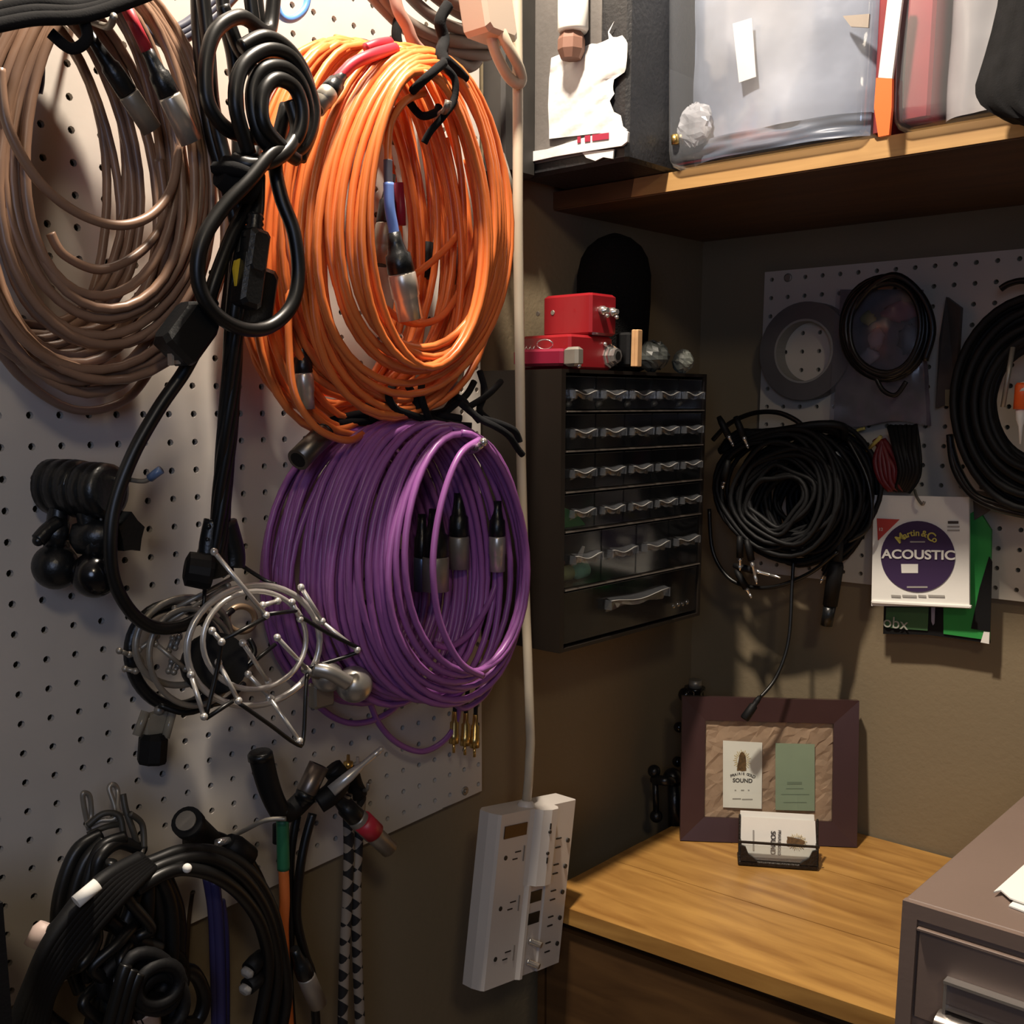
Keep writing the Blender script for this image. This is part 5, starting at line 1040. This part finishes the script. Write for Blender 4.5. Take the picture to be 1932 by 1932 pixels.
m_.tube(cr_spline(bpts([(1600, 830, 1.0), (1635, 900, 1.0), (1645, 960, 1.0), (1635, 1000, 1.0), (1600, 1022, 1.0)]), 6), 0.0028, 8)
m_.build('loose_loops', BLK, bundle[1])
m_ = MB()
for k in range(5): m_.tube(cr_spline(bpts([(1370-k*3, 835+k*4, .96), (1400+k*10, 815+k*2, .96), (1450+k*20, 822-k*5, .97), (1500+k*22, 812-k*2, .99), (1560+k*8, 805+k*5, 1.01)]), 5), 0.0055, 8)
m_.build('hook_tie', BLKM, bundle[1])
# hanging lead with a small plug in front of the frame
hl = empty('instrument_lead', B(1400, 1358, .93), 'thin black lead dangling from the lead bunch, its plug tip before the brown picture frame', 'cable')
MB().tube(cr_spline(bpts([(1497, 1060, .98), (1494, 1110, .975), (1490, 1190, .965), (1480, 1240, .955), (1460, 1285, .94), (1435, 1315, .92)]), 7), 0.0026, 8).build('cord', BLK, hl)
MB().lathe(B(1434, 1314, .92), B(1404, 1357, .905), [(0, .0028), (.2, .0042), (.35, .0036), (.4, .0058), (.95, .0066), (1, .0055)], 12).build('plug', BLKM, hl)
# long black jack plug body hanging at x~1560
jl = empty('instrument_lead', B(1560, 1180, 1.0), 'long black plug sleeve hanging down right of the lead bunch', 'cable')
MB().lathe(B(1590, 990, .995), B(1575, 1075, .995), [(0, .004), (1, .0085)], 12).build('strain_relief', BLKM, jl)
MB().lathe(B(1578, 1060, .995), B(1566, 1142, .995), [(0, .0085), (.1, .0105), (1, .0098)], 14).build('sleeve', BLKM, jl)
MB().lathe(B(1566, 1142, .995), B(1559, 1180, .995), [(0, .0085), (1, .0078)], 14).build('sleeve_end', BLK2, jl)
MB().tube(cr_spline(bpts([(1580, 1040, 1.0), (1566, 1070, 1.0), (1555, 1085, 1.0)]), 4), 0.0035, 7).build('cord', BLK, jl)
# yellow hook & red leads
tag(MB().tube(bpts([(1636, 850, 1.02), (1662, 824, 1.0)]), 0.0026, 8).build('hook_arm', mat('dull_yellow', (0.42, 0.36, 0.10), 0.4)), 'dull yellow hook arm sticking up right of the lead bunch', 'hook')
tag(MB().tube(cr_spline(bpts([(1610, 822, 1.03), (1618, 812, 1.03), (1632, 808, 1.03)]), 4), 0.0022, 7).build('yellow_clip', mat('dull_yellow', (0, 0, 0))), 'short curved dull yellow clip left of the hook arm', 'clip')
dl = empty('test_lead', B(1690, 930, 1.03), 'tangle of dark red and black leads hanging above the string packet', 'cable')
m_ = MB(); rr = random.Random(77)
for k in range(6): m_.tube(cr_spline(bpts([(1660+rr.uniform(-10, 10), 830, 1.02), (1652+k*8, 870+rr.uniform(-8, 8), 1.015), (1660+k*7, 905+rr.uniform(-6, 6), 1.015), (1680+k*5, 925, 1.02)]), 5), 0.0042, 7)
m_.build('red_leads', DKRED, dl)
m_ = MB()
for k in range(6): m_.tube(cr_spline(bpts([(1680+k*9, 805, 1.03), (1690+k*7, 850+rr.uniform(-8, 8), 1.01), (1700+k*6, 890, 1.01), (1690+k*4, 925, 1.02)]), 5), 0.0045, 7)
m_.tube(cr_spline(bpts([(1728, 800, 1.04), (1736, 860, 1.03), (1734, 900, 1.03), (1715, 930, 1.03)]), 5), 0.0022, 7)
m_.build('black_leads', BLKM, dl)
# ---------- string packet
YP = 1.022
sp0 = [B(1648, 934, YP+0.004), B(1828, 938, YP+0.004), B(1829, 1146, YP-0.004), B(1644, 1143, YP-0.004)]
pk_ = empty('string_packet', sp0[3], 'white guitar string packet with a dark purple disc reading ACOUSTIC', 'packet')
o_ = (sp0[0]+sp0[1]+sp0[2]+sp0[3])/4
PX = ((sp0[1]-sp0[0])+(sp0[2]-sp0[3])).normalized(); PZ = ((sp0[0]-sp0[3])+(sp0[1]-sp0[2])).normalized(); PN = PX.cross(PZ)
if PN.y > 0: PN = -PN
m_ = MB(); m_.prism([p for p in (sp0[3], sp0[2], sp0[1], sp0[0])], -PN*0.004); m_.build('packet_body', PAPER, pk_)
MB().obox(B(1736, 1140, YP-0.004), PX, PZ, PN, 0.0645, 0.0022, 0.003, 0.001).build('crimped_edge', PAPER, pk_)
def pp(px, py, lift=0.0008): 
    v = PL(px, py, o_, PN); return v+PN*lift
dc = pp(1731, 1050, 0.0008)
rX = (pp(1801, 1050)-pp(1661, 1050)).length/2; rZ = (pp(1731, 983)-pp(1731, 1117)).length/2
MB().prism([dc+PX*(rX*math.cos(2*PI*k/48))+PZ*(rZ*math.sin(2*PI*k/48)) for k in range(48)], PN*0.0006).build('disc_print', PURP, pk_)
m_ = MB(); m_.prism([pp(1655, 978), pp(1698, 980), pp(1657, 1020)], PN*0.0005); m_.build('corner_print', LRED, pk_)
text('12', pp(1663, 999, 0.0016), PX, PZ, 0.006, PAPER, pk_)
text('ACOUSTIC', pp(1733, 1047, 0.0016), PX, PZ, 0.0165, PAPER, pk_, sx=1.17, font_off=0.0004)
# curved maker name
s_ = 'Martin & Co'; wd_ = {'M': 1.7, 'a': 1.0, 'r': .75, 't': .7, 'i': .5, 'n': 1.05, ' ': .45, '&': 1.15, 'C': 1.35, 'o': 1.0}
tot = sum(wd_[c] for c in s_); acc = 0
for ch in s_:
    a = math.radians(138-96*(acc+wd_[ch]/2)/tot); acc += wd_[ch]
    if ch == ' ': continue
    q = dc+(PX*math.cos(a)*rX*0.70+PZ*math.sin(a)*rZ*0.66)
    Xa = (PX*math.sin(a)-PZ*math.cos(a)); Za = (PX*math.cos(a)+PZ*math.sin(a))
    text(ch, q+PN*0.0009, Xa, Za, 0.0155 if ch in 'MC' else 0.0115, LYEL, pk_, font_off=0.0002)
MB().prism([pp(1718, 1021, .0015), pp(1746, 1021, .0015), pp(1746, 1023.5, .0015), pp(1718, 1023.5, .0015)], PN*0.0003).build('small_print', INKG, pk_)
MB().prism([pp(1701, 1064, .0015), pp(1733, 1064, .0015), pp(1733, 1081, .0015), pp(1702, 1081, .0015)], PN*0.0004).build('white_sticker', PAPER, pk_)
MB().prism([pp(1789, 983, .001), pp(1809, 983, .001), pp(1809, 988, .001), pp(1789, 988, .001)], PN*0.0003).build('small_print', INK, pk_)
for yy in (992, 999): MB().prism([pp(1788, yy, .001), pp(1811, yy, .001), pp(1811, yy+3, .001), pp(1788, yy+3, .001)], PN*0.0003).build('small_print', INKG, pk_)
MB().prism([pp(1712, 1106, .0016), pp(1751, 1106, .0016), pp(1751, 1109, .0016), pp(1712, 1109, .0016)], PN*0.0003).build('small_print', INKG, pk_)
for (x0, x1) in ((1682, 1700), (1703, 1730), (1733, 1748), (1752, 1783)): MB().prism([pp(x0, 1122, .001), pp(x1, 1123, .001), pp(x1, 1127, .001), pp(x0, 1126, .001)], PN*0.0003).build('small_print', INKG, pk_)
tag(MB().tube(cr_spline(bpts([(1726, 925, 1.04), (1730, 938, 1.01), (1740, 952, 1.0), (1744, 946, 1.0)]), 4), 0.0018, 8).build('peg_hook', DSTEEL), 'hook through the top of the white string packet', 'hook')
# ---------- green pack behind
gp = empty('string_packet', B(1765, 1208, 1.045), 'green and black packet hanging behind the white string packet', 'packet')
YG = 1.040
MB().prism(bpts([(1668, 1130, YG), (1862, 1120, YG), (1866, 1214, YG), (1752, 1198, YG), (1666, 1196, YG)]), Vector((0, 0.006, 0))).build('packet_body', BLKM, gp)
MB().prism(bpts([(1780, 1000, YG-.002), (1845, 960, YG-.002), (1870, 1000, YG-.002), (1866, 1208, YG-.002), (1780, 1196, YG-.002)]), Vector((0, 0.005, 0))).build('green_panel', LGRN, gp)
MB().prism(bpts([(1672, 1146, YG-.002), (1752, 1146, YG-.002), (1750, 1190, YG-.002), (1670, 1184, YG-.002)]), Vector((0, 0.001, 0))).build('print_panel', mat('dim_green', (0.05, 0.13, 0.05), 0.6), gp)
MB().prism(bpts([(1866, 1050, YG-.004), (1872, 1060, YG-.004), (1868, 1192, YG-.004), (1832, 1186, YG-.004), (1848, 1110, YG-.004)]), Vector((0, 0.001, 0))).build('black_wedge', BLKM, gp)
MB().prism(bpts([(1835, 925, YG-.003), (1870, 930, YG-.003), (1872, 960, YG-.003), (1838, 982, YG-.003)]), Vector((0, 0.004, 0))).build('dark_header', mat('murky_brown', (0.07, 0.06, 0.05), 0.6), gp)
MB().prism(bpts([(1856, 1192, YG-.004), (1867, 1193, YG-.004), (1866, 1215, YG-.004), (1850, 1212, YG-.004)]), Vector((0, 0.001, 0))).build('pale_corner', PAPER, gp)
text('obx', B(1690, 1176, YG-.003), Vector((1, 0, 0)), Vector((0, 0, 1)), 0.022, mat('dim_white', (0.35, 0.35, 0.30), 0.6), gp)
MB().prism(bpts([(1757, 1146, YG-.004), (1764, 1146, YG-.004), (1763, 1176, YG-.004), (1760, 1180, YG-.004), (1757, 1172, YG-.004)]), Vector((0, 0.001, 0))).build('pale_stripe', mat('dim_lilac', (0.30, 0.28, 0.36), 0.6), gp)
# ---------- big black coil at right edge
bc = empty('thick_cable', B(1930, 960, .96), 'big black cable coil cut by the right border', 'cable')
m_ = MB()
for k in range(16):
    f_ = 1-0.030*k; m_.tube(bloop(1968+rnd.uniform(-3, 3), 762, 168*f_, 202*f_, .965+0.006*(k % 4)-0.001*k, 0.03, 44, 200+k, 3), 0.0050, 7, True)
m_.build('cable_loops', BLKM, bc)
for k in range(2): MB().tube(cr_spline(bpts([(1792, 820+k*10, .99), (1800+k*6, 880, .985), (1830+k*6, 930, .98), (1880, 958-k*8, .975), (1950, 975-k*8, .97)]), 6), 0.0045, 8).build('outer_loop', BLK, bc)
MB().tube(cr_spline(bpts([(1888, 545, 1.0), (1905, 535, 1.0), (1935, 530, 1.0), (1980, 545, 1.0)]), 6), 0.0040, 8).build('outer_loop', BLK, bc)
t = empty('pen', B(1927, 830, .93), 'orange and white pen tip showing inside the big black coil', 'pen')
MB().lathe(B(1930, 722, .93), B(1926, 772, .93), [(0, .006), (.1, .008), (1, .008)], 12).build('orange_barrel', ORB, t)
MB().lathe(B(1926, 772, .93), B(1925, 838, .93), [(0, .0055), (.3, .005), (.5, .0025), (1, .001)], 12).build('white_tip', PAPER, t)
MB().lathe(B(1931, 724, .93), B(1931, 740, .925), [(0, .0045), (1, .0045)], 10).build('highlight_band', PAPER, t)
tag(MB().tube(bpts([(1911, 655, .935), (1892, 768, .93)]), 0.0028, 8).build('thin_rod', DSTEEL), 'thin dull rod slanting inside the big black coil', 'rod')
m_ = MB(); m_.prism(bpts([(1785, 560, 1.035), (1812, 580, 1.03), (1802, 740, 1.03), (1790, 760, 1.03), (1765, 770, 1.03), (1772, 640, 1.03)]), Vector((0, 0.01, 0)))
tag(m_.build('flat_pouch', mat('dusk_pouch', (0.06, 0.052, 0.045), 0.5, noise=0.3)), 'dim flat pouch hanging between the bag and the big black coil', 'pouch')
tag(MB().prism(bpts([(1783, 735, 1.025), (1800, 735, 1.025), (1798, 766, 1.025), (1783, 766, 1.025)]), Vector((0, 0.003, 0))).build('clip_tag', mat('dull_olive', (0.20, 0.19, 0.11), 0.4)), 'small olive tag at the foot of the dim pouch', 'tag')
# ================================================================== DESK
ZD = -0.5505
dk = empty('dresser', (0.32, 0.84, FZ), 'low wooden dresser with an amber plank top standing in the corner', 'dresser')
fl = Vector((0.061, 0.597, ZD)); fr_ = Vector((0.588, 0.636, ZD)); blk = Vector((0.061, 1.066, ZD)); brk = Vector((0.588, 1.066, ZD))
TH = 0.021
NPL = 6
for k in range(NPL):
    t0, t1 = k/NPL, (k+1)/NPL; g_ = 0.00035
    a_ = fl.lerp(blk, t0)+Vector((0, g_ if k else 0, 0)); b_ = fr_.lerp(brk, t0)+Vector((0, g_ if k else 0, 0)); c_ = fr_.lerp(brk, t1)-Vector((0, g_, 0)); d_ = fl.lerp(blk, t1)-Vector((0, g_, 0))
    m_ = MB(); m_.prism([a_-Vector((0, 0, TH)), b_-Vector((0, 0, TH)), c_-Vector((0, 0, TH)), d_-Vector((0, 0, TH))], Vector((0, 0, TH-(0.0004 if k % 2 else 0)))); o = m_.build('plank', WOODD, dk)
MB().box((0.072, 0.640, FZ+0.06), (0.58, 1.060, ZD-TH)).build('carcass', WOODD2, dk)
d1 = fr_-fl; dX = d1.normalized(); dN = Vector((dX.y, -dX.x, 0))
def dpt(u, z, d=0.0): p = fl+d1*u-dN*0.006+dN*d; return Vector((p.x, p.y, z))
MB().prism([dpt(.0, ZD-TH), dpt(.0, FZ+0.02), dpt(.02, FZ+0.02), dpt(.02, ZD-TH)], -dN*0.03).build('side_rail', WOODD2, dk)
zz = ZD-TH-0.014
for k, h in enumerate((0.165, 0.19, 0.21)):
    z0, z1 = zz-h, zz; o = MB(); o.prism([dpt(.026, z1), dpt(.026, z0), dpt(.99, z0), dpt(.99, z1)], -dN*0.018); dd = o.build('drawer', WOODD2, dk)
    zz = z0-0.008
# ================================================================== PICTURE FRAME
P0 = T(1283, 1587, ZD); P1 = T(1617, 1600, ZD); fX = (P1-P0).normalized(); FWd = (P1-P0).length; fN = Vector((fX.y, -fX.x, 0))
lean = 0.16; fZ = (Vector((0, 0, 1))*math.cos(lean)-fN*math.sin(lean)).normalized(); fNn = fX.cross(fZ)
if fNn.dot(fN) < 0: fNn = -fNn
FH = 0.204
pf = empty('picture_frame', (P0+P1)/2, 'wide dark brown picture frame holding two business cards on crumpled kraft paper', 'picture frame')
def fp(u, v, d=0.0): return P0+fX*u+fZ*(v+0.001)+fNn*d
BW = 0.0335
def mitre(q, nm):
    # q: outer0, outer1, inner1, inner0 as (u,v)
    fr = [fp(u, v, d) for (u, v), d in zip(q, (0, 0, -0.004, -0.004))]; bk = [fp(u, v, -0.016) for (u, v) in q]
    m_ = MB(); m_.add(fr+bk, [(0, 1, 2, 3), (7, 6, 5, 4), (0, 4, 5, 1), (1, 5, 6, 2), (2, 6, 7, 3), (3, 7, 4, 0)]); m_.build(nm, FRM, pf)
w_, h_ = FWd, FH
mitre([(0, 0), (w_, 0), (w_-BW, BW), (BW, BW)], 'bottom_rail'); mitre([(w_, 0), (w_, h_), (w_-BW, h_-BW), (w_-BW, BW)], 'right_rail')
mitre([(w_, h_), (0, h_), (BW, h_-BW), (w_-BW, h_-BW)], 'top_rail'); mitre([(0, h_), (0, 0), (BW, BW), (BW, h_-BW)], 'left_rail')
rr = random.Random(21); g = []; nx, nz = 24, 18
for j in range(nz+1):
    for i in range(nx+1): g.append(fp(BW-0.001+(w_-2*BW+0.002)*min(1, max(0, (i+rr.uniform(-.45, .45)*(0 < i < nx))/nx)), BW-0.001+(h_-2*BW+0.002)*min(1, max(0, (j+rr.uniform(-.45, .45)*(0 < j < nz))/nz)), -0.009+rr.uniform(-.0013, .0010)))
MB().add(g, [(j*(nx+1)+i, j*(nx+1)+i+1, (j+1)*(nx+1)+i+1, (j+1)*(nx+1)+i) for j in range(nz) for i in range(nx)]).build('kraft_backing', KRAFT, pf)
MB().prism([fp(0.004, 0.004, -.016), fp(w_-.004, .004, -.016), fp(w_-.004, h_-.004, -.016), fp(.004, h_-.004, -.016)], -fNn*0.003).build('back_board', BLKM, pf)
e = MB().prism([fp(w_*0.42, 0.0, -.019), fp(w_*0.58, 0.0, -.019), fp(w_*0.56, h_*0.7, -.019), fp(w_*0.44, h_*0.7, -.019)], -fNn*0.002)
e.v = [v-fN*(0.05 if i in (0, 1, 4, 5) else 0.0) + Vector((0, 0, 0)) for i, v in enumerate(e.v)]; e.build('easel_leg', BLKM, pf)
def fpx(px, py, lift): return PL(px, py, fp(0, 0, lift), fNn)
def card(root_, q, m, lift, nm='card', th_=0.0006): return MB().prism([fpx(a, b, lift) for a, b in q], fNn*th_).build(nm, m, root_)
c1_ = card(pf, [(1364, 1397), (1438, 1401), (1437, 1526), (1364, 1523)], PAPER, -.0065, 'white_card')
c2_ = card(pf, [(1463, 1402), (1537, 1404), (1537, 1530), (1463, 1528)], SAGE, -.0065, 'sage_card')
def disc(root_, cpx, cpy, rx, ry, X_, Z_, pl, m, nm, th_=0.0002, n=28):
    c_ = pl(cpx, cpy); sc_ = 1.0
    return MB().prism([c_+X_*(rx*math.cos(2*PI*k/n))+Z_*(ry*math.sin(2*PI*k/n)) for k in range(n)], X_.cross(Z_).normalized()*th_).build(nm, m, root_)
def logo(root_, c_, X_, Z_, s):
    N_ = X_.cross(Z_); m_ = MB()
    for k in range(26):
        a = 2*PI*k/26; r0_, r1_ = 0.55, (1.0 if k % 2 else 0.88); d = X_*math.cos(a)*0.80+Z_*math.sin(a); p_ = X_*(-math.sin(a))+Z_*math.cos(a)
        m_.prism([c_+d*(s*r0_)-p_*(s*.045), c_+d*(s*r0_)+p_*(s*.045), c_+d*(s*r1_)+p_*(s*.03), c_+d*(s*r1_)-p_*(s*.03)], N_*0.0002)
    m_.build('ray_print', RAYC, root_)
    cob = [(-.44, -.95), (-.2, -.9), (.05, -.97), (.40, -.9), (.36, -.5), (.38, .0), (.30, .45), (.14, .74), (0, .80), (-.12, .74), (-.26, .45), (-.32, 0), (-.42, -.5)]
    MB().prism([c_+X_*(x*s)+Z_*(z*s) for x, z in cob], N_*0.0004).build('cob_print', COB, root_)
L_ = -.0058
logo(c1_, fpx(1400, 1435, L_), fX, fZ, 0.0155)
s_ = 'PRAIRIE GOLD'; base = fpx(1401, 1466, L_)
for k, ch in enumerate(s_):
    if ch == ' ': continue
    t_ = (k-(len(s_)-1)/2)/(len(s_)/2); q = base+fX*(t_*0.0170)+fZ*(0.0046*(1-t_*t_))
    text(ch, q, (fX-fZ*t_*0.28), (fZ+fX*t_*0.28), 0.0046+0.0016*abs(t_)**2, INK, c1_, lift=0.0001, depth=0.0001, font_off=0.0001)
text('SOUND', fpx(1401, 1473, L_), fX, fZ, 0.0078, INK, c1_, lift=0.0001, depth=0.0001, font_off=0.0002)
for (x0, x1, y0) in ((1386, 1389, 1490), (1398, 1404, 1490), (1411, 1414, 1490), (1382, 1398, 1506), (1400, 1420, 1507)): MB().prism([fpx(x0, y0, L_), fpx(x1, y0, L_), fpx(x1, y0+2.2, L_), fpx(x0, y0+2.2, L_)], fNn*0.0002).build('small_print', INKG, c1_)
for (x0, x1, y0, hh) in ((1485, 1513, 1475, 5), (1483, 1516, 1487, 1.5), (1474, 1527, 1498, 1.5), (1478, 1522, 1513, 1.5)): MB().prism([fpx(x0, y0, L_), fpx(x1, y0, L_), fpx(x1, y0+hh, L_), fpx(x0, y0+hh, L_)], fNn*0.0002).build('small_print', INKD, c2_)
MB().prism([fp(BW-.002, BW-.002, -.0045), fp(w_-BW+.002, BW-.002, -.0045), fp(w_-BW+.002, h_-BW+.002, -.0045), fp(BW-.002, h_-BW+.002, -.0045)], fNn*0.0006).build('glass_pane', GLASS, pf)
# ================================================================== CARD HOLDER
H0 = T(1392, 1632, ZD); H1 = T(1544, 1643, ZD); hX = (H1-H0).normalized(); hW = (H1-H0).length; hN = Vector((hX.y, -hX.x, 0)); hZ = (Vector((0, 0, 1))*math.cos(.30)-hN*math.sin(.30)).normalized()
ch_ = empty('card_holder', (H0+H1)/2, 'small dark ornate holder with business cards, standing before the picture frame', 'card holder')
HB = mat('dark_pewter', (0.035, 0.028, 0.022), 0.4, 0.5, noise=0.4, nscale=200, bump=0.6, bscale=400)
def hp(u, v, d=0.0): return H0+hX*u+Vector((0, 0, 1))*v-hN*d
MB().obox(hp(hW/2, 0.004, 0.014), hX, hN, Vector((0, 0, 1)), hW/2, 0.016, 0.0035, 0.0015).build('tray', HB, ch_)
for s_ in (0, 1): MB().obox(hp(hW*s_+(0.0018 if s_ == 0 else -.0018), 0.018, 0.006), hX, hN, hZ, 0.0018, 0.004, 0.016, 0.001).build('side_post', HB, ch_)
for s_ in (0, 1): MB().obox(hp(hW*s_+(0.0015 if s_ == 0 else -.0015), 0.042, 0.016), hX, hN, hZ, 0.0014, 0.002, 0.022, 0.0008).build('back_post', HB, ch_)
MB().obox(hp(hW/2, 0.0335, -0.001), hX, hN, Vector((0, 0, 1)), hW/2, 0.0012, 0.0015).build('front_rail', HB, ch_)
for s_ in (0, 1):
    u0, sg = (0.003, 1) if s_ == 0 else (hW-0.003, -1)
    MB().prism([hp(u0, .008, -.001), hp(u0+sg*.022, .008, -.001), hp(u0+sg*.016, .014, -.001), hp(u0+sg*.010, .018, -.001), hp(u0+sg*.006, .028, -.001), hp(u0, .030, -.001)], hN*0.003).build('corner_ornament', HB, ch_)
def cardpl(px, py, d): p = hp(0, 0.008, d); n_ = hX.cross(hZ); return PL(px, py, p, n_)
hn = hX.cross(hZ)
if hn.dot(hN) < 0: hn = -hn
for k, (q, lb) in enumerate((([(1397, 1530), (1536, 1538), (1540, 1616), (1394, 1608)], 'rear business card'), ([(1395, 1540), (1538, 1549), (1541, 1622), (1392, 1616)], 'front business card in the holder printed with a corn cob'))):
    d_ = 0.010-0.004*k
    cpoly = [cardpl(a, b, d_) for a, b in q]
    if k == 0:
        for kk in range(5):
            t = MB().prism([p-hn*(0.0012*kk)+hZ*(0.0006*(kk % 2)) for p in cpoly], hn*0.0004); tag(t.build('business_card', PAPER), 'white business cards stacked behind the front one in the dark holder', 'card', 'business cards in the dark holder')
    else:
        t = MB().prism(cpoly, hn*0.0004); fcard = tag(t.build('business_card', PAPER), 'front white business card in the dark holder, sideways corn cob print showing', 'card')
Xc, Zc = -hZ, hX     # text runs downward, rotated 90 degrees clockwise
logo(fcard, cardpl(1503, 1588, .0055)+hn*0.0012, Xc, Zc, 0.0135)
text('SOUND', cardpl(1458, 1590, .0055)+hn*0.0010, Xc, Zc, 0.0088, INK, fcard, lift=0.0001, depth=0.0001, font_off=0.0002)
text('PRAIRIE GOLD', cardpl(1470, 1590, .0055)+hn*0.0010, Xc, Zc, 0.0052, INK, fcard, lift=0.0001, depth=0.0001, font_off=0.0001)
MB().prism([cardpl(1420, 1566, .0055)+hn*.001, cardpl(1423, 1566, .0055)+hn*.001, cardpl(1423, 1604, .0055)+hn*.001, cardpl(1420, 1604, .0055)+hn*.001], hn*0.0002).build('small_print', INKG, fcard)
MB().prism([hp(.004, .010, -.0003), hp(hW-.004, .010, -.0003), hp(hW-.004, .030, -.0003), hp(.004, .030, -.0003)], hN*0.0012).build('clear_front', clear('holder_glass', (0.93, 0.95, 0.93), 0.06, 0.12, 0.10), ch_)
# ================================================================== dark clamp stand behind the frame
ds = empty('clamp_stand', (0.03, 1.0, FZ), 'black jointed stand with round knobs, half hidden behind the picture frame', 'stand')
Yk = 0.975
MB().lathe(B(1308, 1345, Yk), B(1311, 1296, Yk), [(0, .0135), (.85, .0135), (.9, .0155), (1, .0155)], 16).build('top_joint', GL, ds)
MB().lathe(B(1311, 1296, Yk), B(1312, 1282, Yk), [(0, .0105), (1, .0095)], 12).build('steel_stud', DSTEEL, ds)
MB().ball(B(1294, 1311, Yk-.01), 0.0115).build('knob', GL, ds)
MB().lathe(B(1351, 1345, 1.02), B(1351, 1325, 1.02), [(0, .010), (.6, .010), (1, .007)], 14).build('second_joint', GL, ds)
MB().lathe(B(1305, 1350, Yk), Vector((B(1305, 1350, Yk).x, Yk, FZ)), [(0, .0125), (1, .0125)], 16).build('post', GL, ds)
Yq = 0.90
MB().ball(B(1234, 1455, Yq), 0.0095).build('knob', BLK2, ds)
MB().tube(cr_spline([B(1234, 1470, Yq), B(1260, 1473, Yq), B(1290, 1470, Yk)], 5), 0.0075, 10).build('arm', BLK2, ds)
MB().ball(B(1268, 1466, Yq+.02), 0.0135).build('hub', BLK2, ds)
MB().tube([B(1236, 1470, Yq), B(1238, 1535, Yq)], 0.0045, 10).build('lever', BLK2, ds)
MB().ball(B(1238, 1540, Yq), 0.0095).build('knob', BLK2, ds)
MB().lathe(B(1272, 1480, Yq+.02), B(1274, 1560, Yq+.02), [(0, .010), (1, .011)], 12).build('sleeve', BLK2, ds)
for (px, py) in ((1281, 1372), (1278, 1437)): MB().ball(B(px, py, 0.95), 0.008).build('knob', GL, ds)
# ================================================================== FILING CABINET
y0 = 0.38; c0 = B(1703, 1697, y0); X0c, Zc0 = c0.x, c0.z; X1c, Y1c = X0c+0.40, y0+0.66
fcb = empty('filing_cabinet', (X0c+0.2, y0+0.33, FZ), 'taupe steel filing cabinet with a chrome drawer pull at the lower right', 'cabinet')
MB().box((X0c, y0+0.004, FZ+0.01), (X1c, Y1c, Zc0), 0.0015).build('cabinet_body', FILM, fcb)
a_ = B(1730, 1735, y0); b_ = B(1725, 1926, y0); dx0 = a_.x-X0c; zt = a_.z; dh = a_.z-b_.z
# face frame around recessed drawers
MB().box((X0c, y0, FZ+0.01), (X0c+dx0, y0+0.006, Zc0-0.0005)).build('left_stile', FILM, fcb)
MB().box((X1c-dx0, y0, FZ+0.01), (X1c, y0+0.006, Zc0-0.0005)).build('right_stile', FILM, fcb)
MB().box((X0c+dx0, y0, zt), (X1c-dx0, y0+0.006, Zc0-0.0005)).build('top_rail', FILM, fcb)
z = zt-0.004; pitch = dh
k = 0
while z-pitch > FZ+0.02:
    zb = z-pitch+0.006
    d_ = MB().box((X0c+dx0+0.001, y0+0.001, zb), (X1c-dx0-0.001, y0+0.012, z-0.003), 0.0015).build('drawer', FILM, fcb)
    MB().box((X0c+dx0+0.001, y0-0.0025, z-0.0035), (X1c-dx0-0.001, y0+0.003, z-0.001), 0.0005).build('drawer_lip', FILM, d_)
    if k < 3:
        hx0, hx1 = 0.0, 0.0
        A1 = B(1787, 1842, y0); hx0 = A1.x; hw = 0.075; hz = A1.z-(zt-0.004-z)-0.0; hh = 0.036
        hz = z-(zt-0.004-A1.z)
        m_ = MB(); t_ = 0.0022
        m_.box((hx0, y0-0.008, hz-t_), (hx0+hw, y0+0.001, hz)); m_.box((hx0, y0-0.006, hz-hh), (hx0+t_, y0+0.001, hz-t_)); m_.box((hx0+hw-t_, y0-0.006, hz-hh), (hx0+hw, y0+0.001, hz-t_)); m_.box((hx0+t_, y0-0.004, hz-0.024), (hx0+hw-t_, y0, hz-0.022))
        hd = m_.build('label_holder', CHR, d_)
        m_ = MB(); vs = []
        for i in range(7):
            a = i/6*PI/2; vs += [Vector((hx0-0.003, y0-0.001-0.016*math.sin(a), hz-0.026-0.012*(1-math.cos(a)))), Vector((hx0+hw+0.003, y0-0.001-0.016*math.sin(a), hz-0.026-0.012*(1-math.cos(a))))]
        m_.add(vs, [(2*i, 2*i+1, 2*i+3, 2*i+2) for i in range(6)], True); o = m_.build('pull', mat('dark_chrome', (0.30, 0.27, 0.25), 0.22, 0.9), d_)
        MB().tube([vs[-2], vs[-1]], 0.0013, 8).build('pull_edge', CHR, d_)
    z -= pitch; k += 1
# papers on the cabinet
pp_ = [T(1875, 1692, Zc0+.001), T(1960, 1610, Zc0+.001), T(2040, 1660, Zc0+.001), T(1980, 1740, Zc0+.001)]
def sheet(q, z, lb):
    t = MB().prism([Vector((v.x, v.y, Zc0+z)) for v in q], Vector((0, 0, 0.0012))); tag(t.build('paper_sheet', mat('bright_paper', (0.90, 0.89, 0.84), 0.6)), lb, 'paper')
sheet([T(1903, 1712, Zc0), T(1990, 1630, Zc0), T(2060, 1690, Zc0), T(1990, 1745, Zc0)], .0005, 'white paper lying lower on the filing cabinet, edge near its front')
sheet([T(1874, 1692, Zc0), T(1888, 1689, Zc0), T(1905, 1704, Zc0), T(1940, 1716, Zc0), T(2020, 1690, Zc0), T(1990, 1600, Zc0), T(1932, 1640, Zc0)], .0030, 'white torn paper on top of the other sheet on the filing cabinet')
